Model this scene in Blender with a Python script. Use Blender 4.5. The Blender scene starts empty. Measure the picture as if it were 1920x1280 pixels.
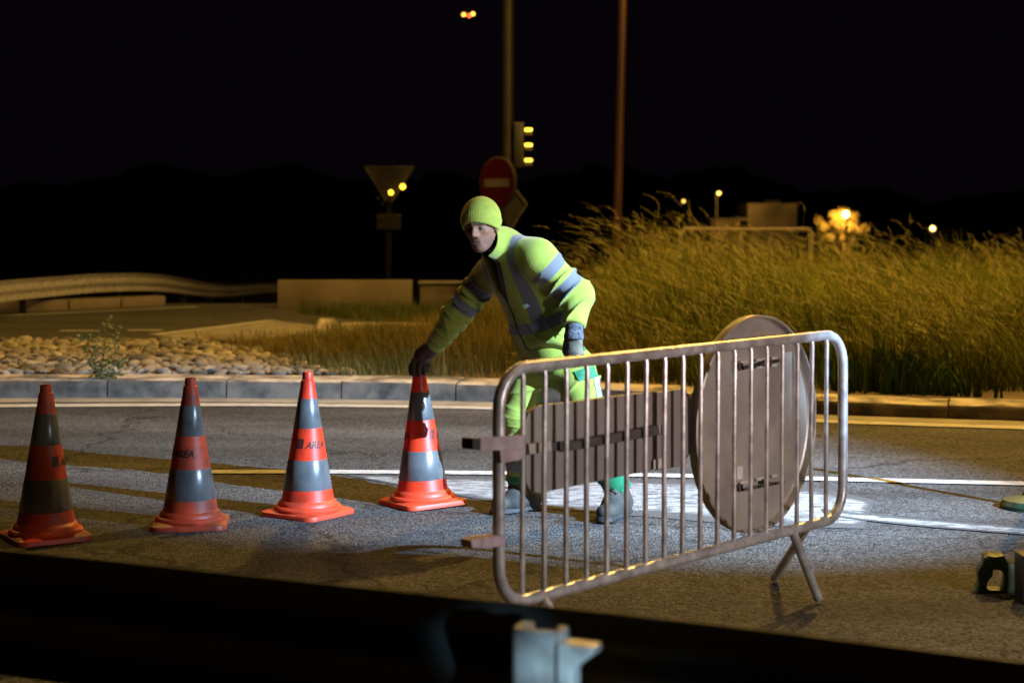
import bpy, bmesh, math, random
import numpy as np
from mathutils import Vector, Matrix

random.seed(7)
rng = np.random.default_rng(11)
sc = bpy.context.scene
col = sc.collection
R = math.radians

# ------------------------------------------------------------------ camera
F, H, HY = 3200.0, 1.59, 395.0           # focal length and horizon in photo pixels, eye height in metres
cam_d = bpy.data.cameras.new('camera')
cam = bpy.data.objects.new('camera', cam_d); col.objects.link(cam)
cam.location = (0, 0, H); cam.rotation_euler = (R(90), 0, 0)
cam_d.sensor_width = 36.0; cam_d.lens = F / 1920 * 36.0
cam_d.shift_y = -(640 - HY) / 1920
cam_d.clip_start = 0.05; cam_d.clip_end = 6000
cam_d.dof.use_dof = True; cam_d.dof.focus_distance = 8.6; cam_d.dof.aperture_fstop = 2.5
sc.camera = cam

# ------------------------------------------------------------------ world, exposure
w = bpy.data.worlds.new('World'); sc.world = w; w.use_nodes = True
nt = w.node_tree; nt.nodes.clear()
sky = nt.nodes.new('ShaderNodeTexSky'); sky.sky_type = 'NISHITA'; sky.sun_disc = False
sky.sun_elevation = R(-9.0); sky.sun_rotation = R(200)
bg = nt.nodes.new('ShaderNodeBackground'); bg.inputs['Strength'].default_value = 0.010
tint = nt.nodes.new('ShaderNodeMixRGB'); tint.blend_type = 'ADD'; tint.inputs[0].default_value = 1.0
tint.inputs[2].default_value = (0.16, 0.10, 0.17, 1)
wo = nt.nodes.new('ShaderNodeOutputWorld')
nt.links.new(sky.outputs[0], tint.inputs[1]); nt.links.new(tint.outputs[0], bg.inputs['Color'])
nt.links.new(bg.outputs[0], wo.inputs['Surface'])
sc.view_settings.view_transform = 'Standard'; sc.view_settings.look = 'None'
sc.view_settings.exposure = 0.0; sc.view_settings.gamma = 1.0
sc.view_settings.use_curve_mapping = False
sc.cycles.use_denoising = True
sc.cycles.max_bounces = 6; sc.cycles.diffuse_bounces = 2

SODIUM = (1.0, 0.57, 0.115)
COOL = (0.47, 0.70, 1.0)

# ------------------------------------------------------------------ pixel -> place helpers
def at(px, py, D):
    return Vector(((px - 960) * D / F, D, H - (py - HY) * D / F))
def P(px, py, h=0.0):
    D = F * (H - h) / (py - HY)
    return Vector(((px - 960) * D / F, D, h))

# ------------------------------------------------------------------ materials
def mat(name, color, rough=0.6, metal=0.0, var=0.0, vscale=20.0, bump=0.0, bscale=60.0, color2=None, spec=0.5,
        emit=None, estr=0.0, vdetail=4.0, thresh=None):
    m = bpy.data.materials.new(name); m.use_nodes = True
    n = m.node_tree; b = n.nodes['Principled BSDF']
    b.inputs['Base Color'].default_value = (*color, 1); b.inputs['Roughness'].default_value = rough
    b.inputs['Metallic'].default_value = metal; b.inputs['Specular IOR Level'].default_value = spec
    tc = n.nodes.new('ShaderNodeTexCoord')
    if var > 0 or color2:
        nz = n.nodes.new('ShaderNodeTexNoise'); nz.inputs['Scale'].default_value = vscale; nz.inputs['Detail'].default_value = vdetail
        n.links.new(tc.outputs['Object'], nz.inputs['Vector'])
        rp = n.nodes.new('ShaderNodeValToRGB')
        c2 = color2 or tuple(c * (1 - var) for c in color)
        c1 = color if color2 else tuple(min(1, c * (1 + var)) for c in color)
        lo, hi = thresh or (0.35, 0.68)
        rp.color_ramp.elements[0].position = lo; rp.color_ramp.elements[0].color = (*c2, 1)
        rp.color_ramp.elements[1].position = hi; rp.color_ramp.elements[1].color = (*c1, 1)
        n.links.new(nz.outputs['Fac'], rp.inputs[0]); n.links.new(rp.outputs[0], b.inputs['Base Color'])
    if bump > 0:
        bz = n.nodes.new('ShaderNodeTexNoise'); bz.inputs['Scale'].default_value = bscale; bz.inputs['Detail'].default_value = 6
        n.links.new(tc.outputs['Object'], bz.inputs['Vector'])
        bp = n.nodes.new('ShaderNodeBump'); bp.inputs['Strength'].default_value = bump; bp.inputs['Distance'].default_value = 0.01
        n.links.new(bz.outputs['Fac'], bp.inputs['Height']); n.links.new(bp.outputs[0], b.inputs['Normal'])
    if emit:
        b.inputs['Emission Color'].default_value = (*emit, 1); b.inputs['Emission Strength'].default_value = estr
    return m

def asphalt(name, base, patch):
    m = bpy.data.materials.new(name); m.use_nodes = True
    n = m.node_tree; b = n.nodes['Principled BSDF']; L = n.links.new
    tc = n.nodes.new('ShaderNodeTexCoord')
    big = n.nodes.new('ShaderNodeTexNoise'); big.inputs['Scale'].default_value = 0.8; big.inputs['Detail'].default_value = 6
    mp = n.nodes.new('ShaderNodeMapping'); mp.inputs['Scale'].default_value = (0.35, 1.6, 1)
    L(tc.outputs['Object'], mp.inputs['Vector']); L(mp.outputs[0], big.inputs['Vector'])
    rp = n.nodes.new('ShaderNodeValToRGB')
    rp.color_ramp.elements[0].position = 0.36; rp.color_ramp.elements[0].color = (*patch, 1)
    rp.color_ramp.elements[1].position = 0.66; rp.color_ramp.elements[1].color = (*base, 1)
    L(big.outputs['Fac'], rp.inputs[0])
    vo = n.nodes.new('ShaderNodeTexVoronoi'); vo.inputs['Scale'].default_value = 75
    L(tc.outputs['Object'], vo.inputs['Vector'])
    sep = n.nodes.new('ShaderNodeSeparateColor'); L(vo.outputs['Color'], sep.inputs[0])
    mr = n.nodes.new('ShaderNodeMapRange'); mr.inputs['To Min'].default_value = 0.35; mr.inputs['To Max'].default_value = 1.7
    L(sep.outputs[0], mr.inputs['Value'])
    mul = n.nodes.new('ShaderNodeVectorMath'); mul.operation = 'SCALE'
    L(rp.outputs[0], mul.inputs[0]); L(mr.outputs[0], mul.inputs['Scale'])
    # cracks
    ck = n.nodes.new('ShaderNodeTexVoronoi'); ck.feature = 'DISTANCE_TO_EDGE'; ck.inputs['Scale'].default_value = 0.42
    wn = n.nodes.new('ShaderNodeTexNoise'); wn.inputs['Scale'].default_value = 3.5; wn.inputs['Detail'].default_value = 5
    L(tc.outputs['Object'], wn.inputs['Vector'])
    wm = n.nodes.new('ShaderNodeVectorMath'); wm.operation = 'MULTIPLY_ADD'; wm.inputs[1].default_value = (0.7, 0.7, 0)
    L(wn.outputs['Color'], wm.inputs[0]); L(tc.outputs['Object'], wm.inputs[2]); L(wm.outputs[0], ck.inputs['Vector'])
    cr = n.nodes.new('ShaderNodeMapRange'); cr.inputs['From Max'].default_value = 0.010; cr.inputs['To Min'].default_value = 0.35
    L(ck.outputs['Distance'], cr.inputs['Value'])
    mul2 = n.nodes.new('ShaderNodeVectorMath'); mul2.operation = 'SCALE'
    L(mul.outputs[0], mul2.inputs[0]); L(cr.outputs[0], mul2.inputs['Scale'])
    L(mul2.outputs[0], b.inputs['Base Color'])
    b.inputs['Roughness'].default_value = 0.8; b.inputs['Specular IOR Level'].default_value = 0.14
    bp = n.nodes.new('ShaderNodeBump'); bp.inputs['Strength'].default_value = 0.85; bp.inputs['Distance'].default_value = 0.008
    L(vo.outputs['Distance'], bp.inputs['Height']); bp.invert = True
    L(bp.outputs[0], b.inputs['Normal'])
    return m

def worn_paint(name, asph, paint, cover, rim=False):
    m = bpy.data.materials.new(name); m.use_nodes = True
    n = m.node_tree; b = n.nodes['Principled BSDF']; L = n.links.new
    tc = n.nodes.new('ShaderNodeTexCoord')
    nz = n.nodes.new('ShaderNodeTexNoise'); nz.inputs['Scale'].default_value = 14; nz.inputs['Detail'].default_value = 10; nz.inputs['Roughness'].default_value = 0.78
    mp = n.nodes.new('ShaderNodeMapping'); mp.inputs['Scale'].default_value = (0.5, 1.4, 1)
    L(tc.outputs['Object'], mp.inputs['Vector']); L(mp.outputs[0], nz.inputs['Vector'])
    rp = n.nodes.new('ShaderNodeValToRGB')
    rp.color_ramp.elements[0].position = cover; rp.color_ramp.elements[0].color = (*asph, 1)
    rp.color_ramp.elements[1].position = cover + 0.17; rp.color_ramp.elements[1].color = (*paint, 1)
    if rim:
        at_ = n.nodes.new('ShaderNodeAttribute'); at_.attribute_name = 'wear'
        ma = n.nodes.new('ShaderNodeMath'); ma.operation = 'MULTIPLY_ADD'; ma.inputs[1].default_value = -0.30
        L(at_.outputs['Fac'], ma.inputs[0]); L(nz.outputs['Fac'], ma.inputs[2]); L(ma.outputs[0], rp.inputs[0])
    else:
        L(nz.outputs['Fac'], rp.inputs[0])
    L(rp.outputs[0], b.inputs['Base Color'])
    b.inputs['Roughness'].default_value = 0.8; b.inputs['Specular IOR Level'].default_value = 0.15
    bp = n.nodes.new('ShaderNodeBump'); bp.inputs['Strength'].default_value = 0.5; bp.inputs['Distance'].default_value = 0.006
    vo = n.nodes.new('ShaderNodeTexVoronoi'); vo.inputs['Scale'].default_value = 75
    L(tc.outputs['Object'], vo.inputs['Vector']); L(vo.outputs['Distance'], bp.inputs['Height']); bp.invert = True
    L(bp.outputs[0], b.inputs['Normal'])
    return m

def attr_mat(name, attr, rough=0.8, bump=0.0, bscale=80.0, translucent=0.0, sheen=0.0):
    m = bpy.data.materials.new(name); m.use_nodes = True
    n = m.node_tree; b = n.nodes['Principled BSDF']; L = n.links.new
    a = n.nodes.new('ShaderNodeAttribute'); a.attribute_name = attr
    L(a.outputs['Color'], b.inputs['Base Color']); b.inputs['Roughness'].default_value = rough
    b.inputs['Sheen Weight'].default_value = sheen
    b.inputs['Specular IOR Level'].default_value = 0.25
    if bump:
        tc = n.nodes.new('ShaderNodeTexCoord')
        bz = n.nodes.new('ShaderNodeTexNoise'); bz.inputs['Scale'].default_value = bscale; bz.inputs['Detail'].default_value = 5
        L(tc.outputs['Object'], bz.inputs['Vector'])
        bp = n.nodes.new('ShaderNodeBump'); bp.inputs['Strength'].default_value = bump; bp.inputs['Distance'].default_value = 0.008
        L(bz.outputs['Fac'], bp.inputs['Height']); L(bp.outputs[0], b.inputs['Normal'])
    return m

M = {}
M['asphalt'] = asphalt('asphalt', (0.108, 0.106, 0.105), (0.052, 0.051, 0.050))
M['far_asphalt'] = asphalt('far_asphalt', (0.10, 0.095, 0.085), (0.075, 0.07, 0.062))
M['edge_paint'] = worn_paint('edge_paint', (0.16, 0.15, 0.13), (0.58, 0.56, 0.52), 0.33)
M['gore_paint'] = worn_paint('gore_paint', (0.092, 0.09, 0.09), (0.44, 0.44, 0.44), 0.41, rim=True)
M['gutter'] = mat('gutter_concrete', (0.30, 0.275, 0.23), 0.85, var=0.25, vscale=3, bump=0.3, bscale=40)
M['kerb'] = mat('kerb_concrete', (0.60, 0.53, 0.45), 0.85, color2=(0.13, 0.12, 0.105), vscale=4, vdetail=10, bump=0.6, bscale=30, thresh=(0.38, 0.6))
M['kerb_face'] = mat('kerb_face_grime_dimmed', (0.19, 0.145, 0.11), 0.9, color2=(0.06, 0.052, 0.044), vscale=6, vdetail=10, bump=0.6, bscale=30, thresh=(0.34, 0.62))  # grime, with the colour also darkened and warmed to offset the work light
M['earth'] = mat('verge_earth', (0.16, 0.115, 0.06), 0.95, color2=(0.075, 0.055, 0.028), vscale=2.5, bump=0.6, bscale=14)
M['ground'] = mat('ground_soil', (0.045, 0.04, 0.028), 0.95, var=0.3, vscale=0.3)
M['near_verge'] = mat('near_verge_soil', (0.10, 0.08, 0.07), 0.95, var=0.4, vscale=6, bump=0.6, bscale=20)
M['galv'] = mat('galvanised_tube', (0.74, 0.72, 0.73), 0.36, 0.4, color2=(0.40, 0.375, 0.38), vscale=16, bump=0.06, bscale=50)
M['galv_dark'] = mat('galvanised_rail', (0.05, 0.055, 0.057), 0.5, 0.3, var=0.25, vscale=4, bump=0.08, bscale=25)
M['alu'] = mat('sign_back_aluminium', (0.62, 0.58, 0.53), 0.42, 0.4, color2=(0.36, 0.32, 0.29), vscale=4, vdetail=9, bump=0.05, bscale=30)
M['rail_light'] = mat('mounting_rail_metal', (0.8, 0.77, 0.72), 0.35, 0.3, var=0.15, vscale=20)
M['alu_dark'] = mat('sign_rail_metal', (0.10, 0.09, 0.09), 0.5, 0.4, var=0.3)
M['plate'] = mat('board_back_grey', (0.34, 0.31, 0.31), 0.55, 0.3, color2=(0.27, 0.245, 0.25), vscale=4, bump=0.04, bscale=30)
M['hook'] = mat('hook_painted_steel', (0.42, 0.32, 0.36), 0.6, 0.1, var=0.2)
M['black'] = mat('black_rubber', (0.012, 0.012, 0.013), 0.55)
M['sticker'] = mat('sticker_white', (0.7, 0.68, 0.64), 0.5, var=0.15, vscale=60)
M['cone'] = mat('cone_orange_plastic', (0.80, 0.040, 0.010), 0.42, var=0.0, color2=(0.45, 0.03, 0.012), vscale=9, vdetail=10, bump=0.04, bscale=30, thresh=(0.34, 0.56))
M['cone_base'] = mat('cone_base_plastic', (0.72, 0.055, 0.018), 0.5, color2=(0.34, 0.045, 0.02), vscale=9, vdetail=8, bump=0.06, bscale=40, thresh=(0.3, 0.52))
M['band'] = mat('cone_reflective_band', (0.13, 0.135, 0.14), 0.28, 0.15, color2=(0.07, 0.073, 0.075), vscale=10, vdetail=8, thresh=(0.25, 0.55))
M['ink'] = mat('black_ink', (0.02, 0.015, 0.015), 0.5)
M['pole'] = mat('lamp_post_steel', (0.018, 0.015, 0.014), 0.5, 0.3, var=0.3, vscale=2)
M['pole_rust'] = mat('rusty_post_steel', (0.055, 0.022, 0.020), 0.5, 0.2, color2=(0.03, 0.008, 0.010), vscale=1.2, vdetail=8)
M['concrete'] = mat('wall_concrete', (0.19, 0.155, 0.115), 0.9, var=0.2, vscale=1.2, bump=0.2, bscale=20)
M['stone'] = [mat('field_stone', c, 0.85, var=0.35, vscale=11, vdetail=8, bump=0.5, bscale=25) for c in
              ((0.30, 0.27, 0.225), (0.46, 0.41, 0.34), (0.13, 0.12, 0.10), (0.34, 0.29, 0.22), (0.21, 0.20, 0.18))]
M['signred'] = mat('sign_red', (0.055, 0.002, 0.004), 0.4, spec=0.4)
M['signwhite'] = mat('sign_white', (0.13, 0.115, 0.105), 0.4)
M['signrim'] = mat('sign_rim_grey', (0.07, 0.058, 0.055), 0.45, 0.2)
M['signdark'] = mat('sign_dark_metal', (0.016, 0.014, 0.013), 0.5, 0.2)
M['render_wall'] = mat('building_render', (0.22, 0.18, 0.13), 0.9, var=0.12, vscale=0.6)
M['green_plastic'] = mat('green_plastic', (0.022, 0.05, 0.024), 0.5, var=0.3, vscale=20, bump=0.08)
M['bark'] = mat('stem_bark', (0.10, 0.075, 0.04), 0.9, var=0.3)
M['leaf'] = mat('weed_leaf', (0.17, 0.20, 0.05), 0.5, color2=(0.07, 0.10, 0.025), vscale=14)
M['treeleaf'] = mat('tree_leaf', (0.17, 0.12, 0.03), 0.6, color2=(0.08, 0.07, 0.02), vscale=2)
M['grass'] = attr_mat('grass_blades', 'tone', 0.75)

# ------------------------------------------------------------------ object helpers
def tag(o, label=None, cat=None, group=None, kind=None):
    if label: o['label'] = label
    if cat: o['category'] = cat
    if group: o['group'] = group
    if kind: o['kind'] = kind
    return o
def empty(name, loc=(0, 0, 0), rz=0.0):
    o = bpy.data.objects.new(name, None); col.objects.link(o)
    o.location = loc; o.rotation_euler = (0, 0, rz); o.empty_display_size = 0.1
    return o
def adopt(o, parent):
    """parent o (built in world space) keeping it where it is; the root may carry a location and a turn about z"""
    o.parent = parent
    o.matrix_parent_inverse = (Matrix.Translation(parent.location) @ parent.rotation_euler.to_matrix().to_4x4()).inverted()
    return o
class MB:
    def __init__(s): s.v = []; s.f = []
    def add(s, vs, fs):
        k = len(s.v); s.v += [tuple(v) for v in vs]; s.f += [tuple(i + k for i in f) for f in fs]; return s
    def box(s, c, size, ax=None, rz=0.0, taper=1.0):
        c = Vector(c); x, y, z = [q / 2 for q in size]
        m = ax if ax is not None else Matrix.Rotation(rz, 3, 'Z')
        vs = []
        for sz in (-1, 1):
            t = taper if sz > 0 else 1.0
            for sx, sy in ((-1, -1), (1, -1), (1, 1), (-1, 1)):
                vs.append(c + m @ Vector((sx * x * t, sy * y * t, sz * z)))
        return s.add(vs, [(3, 2, 1, 0), (4, 5, 6, 7), (0, 1, 5, 4), (1, 2, 6, 5), (2, 3, 7, 6), (3, 0, 4, 7)])
    def tube(s, pts, r, n=10, caps=True, closed=False):
        pts = [Vector(p) for p in pts]; N = len(pts)
        rs = r if isinstance(r, (list, tuple)) else [r] * N
        rings = []; up = None
        for i, p in enumerate(pts):
            if closed: t = (pts[(i + 1) % N] - pts[i - 1])
            else: t = (pts[min(i + 1, N - 1)] - pts[max(i - 1, 0)])
            t.normalize()
            if up is None:
                up = Vector((0, 0, 1)) if abs(t.z) < 0.9 else Vector((1, 0, 0))
            a = t.cross(up)
            if a.length < 1e-5: a = t.orthogonal()
            a.normalize(); b = a.cross(t).normalized(); up = b
            rings.append([p + (a * math.cos(2 * math.pi * k / n) + b * math.sin(2 * math.pi * k / n)) * rs[i] for k in range(n)])
        vs = [v for rg in rings for v in rg]; fs = []
        for i in range(N if closed else N - 1):
            j = (i + 1) % N
            for k in range(n):
                q = (k + 1) % n
                fs.append((i * n + k, i * n + q, j * n + q, j * n + k))
        if caps and not closed:
            fs.append(tuple(range(n))[::-1]); fs.append(tuple((N - 1) * n + k for k in range(n)))
        return s.add(vs, fs)
    def lathe(s, prof, n=40, c=(0, 0, 0)):
        c = Vector(c); vs = []; fs = []
        for r, z in prof:
            for k in range(n):
                a = 2 * math.pi * k / n; vs.append(c + Vector((r * math.cos(a), r * math.sin(a), z)))
        for i in range(len(prof) - 1):
            for k in range(n):
                q = (k + 1) % n; fs.append((i * n + k, i * n + q, (i + 1) * n + q, (i + 1) * n + k))
        return s.add(vs, fs)
    def prism(s, poly, off):
        """poly: 3-D points of a flat outline, off: extrusion vector"""
        off = Vector(off); n = len(poly); a = [Vector(p) for p in poly]
        vs = a + [p + off for p in a]
        fs = [tuple(range(n)), tuple(range(2 * n - 1, n - 1, -1))] + [(i, i + n, (i + 1) % n + n, (i + 1) % n) for i in range(n)]
        return s.add(vs, fs)
    def build(s, name, m, parent=None, smooth=True, bevel=0.0, local=False):
        me = bpy.data.meshes.new(name); me.from_pydata(s.v, [], s.f); me.update()
        bm = bmesh.new(); bm.from_mesh(me); bmesh.ops.recalc_face_normals(bm, faces=bm.faces)
        if bevel > 0:
            ed = [e for e in bm.edges if len(e.link_faces) == 2 and e.calc_face_angle(0) > R(35)]
            bmesh.ops.bevel(bm, geom=ed, offset=bevel, segments=2, affect='EDGES', profile=0.5)
        if smooth:
            for e in bm.edges:
                e.smooth = not (len(e.link_faces) == 2 and e.calc_face_angle(0) > R(38))
            for f in bm.faces: f.smooth = True
        bm.to_mesh(me); bm.free()
        o = bpy.data.objects.new(name, me); col.objects.link(o)
        me.materials.append(m)
        if parent is not None:
            if local: o.parent = parent
            else: adopt(o, parent)
        return o
def sheet(name, poly, z, m, kind='structure', sub=None):
    me = bpy.data.meshes.new(name)
    me.from_pydata([(p[0], p[1], z) for p in poly], [], [tuple(range(len(poly)))]); me.update()
    if me.polygons[0].normal.z < 0: me.flip_normals()
    o = bpy.data.objects.new(name, me); col.objects.link(o); me.materials.append(m); o['kind'] = kind
    return o
def strip(name, center_pts, width, z, m, kind='structure'):
    vs = []; n = len(center_pts)
    for i, p in enumerate(center_pts):
        t = Vector(center_pts[min(i + 1, n - 1)]) - Vector(center_pts[max(i - 1, 0)]); t.z = 0; t.normalize()
        nn = Vector((-t.y, t.x, 0)); p = Vector((p[0], p[1], z))
        vs += [p - nn * width / 2, p + nn * width / 2]
    fs = [(2 * i, 2 * i + 2, 2 * i + 3, 2 * i + 1) for i in range(n - 1)]
    me = bpy.data.meshes.new(name); me.from_pydata(vs, [], fs); me.update()
    o = bpy.data.objects.new(name, me); col.objects.link(o); me.materials.append(m); o['kind'] = kind
    return o
def copy_tree(o, parent=None):
    c = o.copy(); col.objects.link(c); c.parent = parent
    if parent is not None: c.matrix_parent_inverse = o.matrix_parent_inverse.copy()
    for ch in list(o.children): copy_tree(ch, c)
    return c
def smoothpath(pts, n):
    pts = [Vector(p) for p in pts]; out = []
    N = len(pts)
    for i in range(N - 1):
        p0 = pts[max(i - 1, 0)]; p1 = pts[i]; p2 = pts[i + 1]; p3 = pts[min(i + 2, N - 1)]
        for k in range(n):
            t = k / n
            out.append(0.5 * ((2 * p1) + (p2 - p0) * t + (2 * p0 - 5 * p1 + 4 * p2 - p3) * t * t + (3 * p1 - p0 - 3 * p2 + p3) * t ** 3))
    out.append(pts[-1]); return out
def point_light(name, loc, power, color, radius, parent=None):
    l = bpy.data.lights.new(name, 'POINT'); l.energy = power; l.color = color; l.shadow_soft_size = radius
    o = bpy.data.objects.new(name, l); col.objects.link(o); o.location = loc
    if parent: adopt(o, parent)
    return o
def spot_light(name, loc, target, power, color, angle, blend, radius, parent=None):
    l = bpy.data.lights.new(name, 'SPOT'); l.energy = power; l.color = color; l.shadow_soft_size = radius
    l.spot_size = R(angle); l.spot_blend = blend
    o = bpy.data.objects.new(name, l); col.objects.link(o); o.location = loc
    o.rotation_euler = (Vector(target) - Vector(loc)).to_track_quat('-Z', 'Y').to_euler()
    if parent: adopt(o, parent)
    return o

# ================================================================== SETTING
def ground_z(x, y):
    return -0.03 - 0.06 * min(max(y - 29.6, 0), 95)
ys = list(range(-40, 29, 6)) + [29.6, 33, 38, 44, 52, 60, 72, 86, 100, 114, 124.6, 200, 400, 900, 2500]
xs = [-2500, -900, -300, -120, -60, -30, -15, 0, 15, 30, 60, 120, 300, 900, 2500]
g = MB(); g.v = [(x, y, ground_z(x, y)) for y in ys for x in xs]
nx = len(xs)
g.f = [(j * nx + i, j * nx + i + 1, (j + 1) * nx + i + 1, (j + 1) * nx + i) for j in range(len(ys) - 1) for i in range(nx - 1)]
tag(g.build('ground', M['ground']), kind='structure')

hb = MB(); hn = 420
for i in range(hn + 1):
    x = -900 + 1800 * i / hn; hgt = 15 + 8 * math.sin(i * 0.037 + 1) + 4 * math.sin(i * 0.117) + 2.5 * math.sin(i * 0.41) + random.uniform(-2.2, 2.2)
    hgt = hgt * (0.55 + 0.75 * min(max((x + 300) / 600, 0), 1))
    hb.v += [(x, 700, -8), (x, 760, hgt), (x, 900, hgt * 0.8)]
hb.f = [(3 * i + k, 3 * i + 3 + k, 3 * i + 4 + k, 3 * i + 1 + k) for i in range(hn) for k in range(2)]
tag(hb.build('hills', M['ground']), kind='structure')

# kerb line on the far side of the lane: base of the face, from the photograph
kb = smoothpath([P(-700, 752), P(-250, 748), P(0, 747), P(480, 747), P(920, 754), P(1250, 765), P(1560, 778), P(1920, 790), P(2400, 806), P(3000, 828)], 10)
kb = [Vector((p.x, p.y, 0)) for p in kb]
def kerb_y(x):
    for a, b in zip(kb, kb[1:]):
        if a.x <= x <= b.x: return a.y + (b.y - a.y) * (x - a.x) / max(b.x - a.x, 1e-6)
    return kb[0].y if x < kb[0].x else kb[-1].y
road = MB(); pts = [(-30, 3.6), (-30, kb[0].y + 0.5)] + [(p.x, p.y + 0.05) for p in kb] + [(30, kb[-1].y - 3), (30, 1.0)]
sheet('road', pts, 0.0, M['asphalt'])
sheet('near_verge', [(-8, -3), (-8, 6.4), (8, -0.1), (8, -3)], 0.004, M['near_verge'])

gut = MB()
off = 0.0
gv = []
for p in kb: gv += [(p.x, p.y - 0.30, 0.004), (p.x, p.y + 0.02, 0.004)]
gut.v = gv; gut.f = [(2 * i, 2 * i + 2, 2 * i + 3, 2 * i + 1) for i in range(len(kb) - 1)]
tag(gut.build('gutter_strip', M['gutter']), kind='structure')
edge = smoothpath([P(-700, 768), P(-250, 764), P(0, 762), P(480, 760), P(920, 766), P(1250, 777), P(1560, 791), P(1920, 803), P(2400, 818)], 8)
strip('edge_line', edge, 0.20, 0.008, M['edge_paint'])
lane = smoothpath([P(380, 886), P(640, 886), P(1000, 889), P(1300, 894), P(1920, 908), P(2500, 921)], 8)
strip('lane_line', lane, 0.14, 0.008, M['edge_paint'])
def worn_sheet(name, upper, lower, z, m, nu=40, rows=(0, .18, .4, .6, .82, 1)):
    up = [Vector((p.x, p.y, 0)) for p in smoothpath(upper, 12)]; lo = [Vector((p.x, p.y, 0)) for p in smoothpath(lower, 12)]
    def samp(pl_, t): x_ = t * (len(pl_) - 1); i_ = min(int(x_), len(pl_) - 2); return pl_[i_].lerp(pl_[i_ + 1], x_ - i_)
    vs = []; wr_ = []
    for i in range(nu + 1):
        a_ = samp(up, i / nu); b_ = samp(lo, i / nu)
        for r_ in rows:
            p = a_.lerp(b_, r_); vs.append((p.x, p.y, z)); wr_.append(1.0 if r_ in (0, 1) or i in (0, nu) else (0.35 if i in (1, nu - 1) else 0.0))
    k_ = len(rows); fs = [(i * k_ + j, (i + 1) * k_ + j, (i + 1) * k_ + j + 1, i * k_ + j + 1) for i in range(nu) for j in range(k_ - 1)]
    me = bpy.data.meshes.new(name); me.from_pydata(vs, [], fs); me.update()
    if me.polygons[0].normal.z < 0: me.flip_normals()
    me.attributes.new('wear', 'FLOAT', 'POINT').data.foreach_set('value', wr_)
    o = bpy.data.objects.new(name, me); col.objects.link(o); me.materials.append(m); o['kind'] = 'structure'
    return o
worn_sheet('gore_marking', [P(640, 890), P(900, 895), P(1250, 900), P(1500, 912), P(1640, 938)], [P(760, 912), P(960, 946), P(1150, 964), P(1400, 984), P(1620, 992)], 0.004, M['gore_paint'])
gline = smoothpath([P(1545, 962), P(1700, 979), P(1920, 997), P(2250, 1026)], 6)
worn_sheet('gore_line', [p + Vector((0, 0.11, 0)) for p in gline[::6]], [p - Vector((0, 0.11, 0)) for p in gline[::6]], 0.0065, M['gore_paint'], 30, (0, .3, .7, 1))

# kerb stones
kerb = empty('kerb', (0, 14.2, 0)); tag(kerb, kind='structure')
cum = [0.0]
for a, b in zip(kb, kb[1:]): cum.append(cum[-1] + (b - a).length)
def kpt(s):
    s = min(max(s, 0), cum[-1] - 1e-4)
    for i in range(len(kb) - 1):
        if cum[i] <= s <= cum[i + 1]:
            t = (s - cum[i]) / max(cum[i + 1] - cum[i], 1e-6)
            p = kb[i].lerp(kb[i + 1], t); d = (kb[i + 1] - kb[i]).normalized()
            return p, Vector((-d.y, d.x, 0))
    return kb[-1], Vector((0, 1, 0))
def kheight(x): return 0.15 - 0.045 * min(max((x + 0.5) / 3.5, 0), 1)
s0 = 0.0
while s0 < cum[-1] - 0.2:
    ln = 1.0 + random.uniform(-0.02, 0.02); s1 = min(s0 + ln, cum[-1])
    k = MB(); rows = []
    dz = random.uniform(-0.006, 0.006); dn = random.uniform(-0.008, 0.008)
    nst = 5
    for j in range(nst + 1):
        p, nn = kpt(s0 + 0.007 + (s1 - s0 - 0.014) * j / nst)
        h = kheight(p.x) + dz + random.uniform(-0.003, 0.003)
        prof = [(0.0, -0.05), (0.006, h * 0.45), (0.014, h * 0.80), (0.028, h * 0.95), (0.06, h), (0.42, h + 0.010), (0.43, -0.05)]
        rows.append([p + nn * (a + dn) + Vector((0, 0, z)) for a, z in prof])
    m_ = len(rows[0]); vs = [v for r_ in rows for v in r_]
    fs = [(j * m_ + i, (j + 1) * m_ + i, (j + 1) * m_ + i + 1, j * m_ + i + 1) for j in range(nst) for i in range(m_ - 1)]
    fs += [tuple(range(m_)), tuple(nst * m_ + i for i in range(m_ - 1, -1, -1))]
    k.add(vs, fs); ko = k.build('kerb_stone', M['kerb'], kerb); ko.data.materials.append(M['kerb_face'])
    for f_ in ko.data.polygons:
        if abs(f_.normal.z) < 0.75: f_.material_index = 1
    s0 = s1

# verge behind the kerb with the grass mound
def verge_z(x, y):
    m = 0.37 * math.exp(-((x - 4.2) / 2.9) ** 2 - ((y - 20.5) / 2.6) ** 2) + 0.30 * math.exp(-((x - 1.6) / 1.5) ** 2 - ((y - 20.0) / 2.2) ** 2)
    ky = kerb_y(x) + 0.4
    rise = min(max((y - ky) / 2.5, 0), 1)
    return 0.115 + m * rise + 0.02 * math.sin(x * 2.1 + y) * rise
def verge_back(x):
    if x < -3.0: return 19.4 + 0.1 * math.sin(x * 3)
    if x < -1.0: return 19.4 + (x + 3.0) / 2 * 1.6
    if x < 1.0: return 21.0 + (x + 1) / 2 * 5.0
    return 26.0
v = MB(); nxv, nyv = 90, 34
for j in range(nyv + 1):
    for i in range(nxv + 1):
        x = -14 + 28 * i / nxv; y0 = kerb_y(x) + 0.40; y1 = verge_back(x); y = y0 + (y1 - y0) * j / nyv
        v.v.append((x, y, verge_z(x, y) if j < nyv else -0.05))
v.f = [(j * (nxv + 1) + i, j * (nxv + 1) + i + 1, (j + 1) * (nxv + 1) + i + 1, (j + 1) * (nxv + 1) + i) for j in range(nyv) for i in range(nxv)]
tag(v.build('verge', M['earth']), kind='structure')

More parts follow.
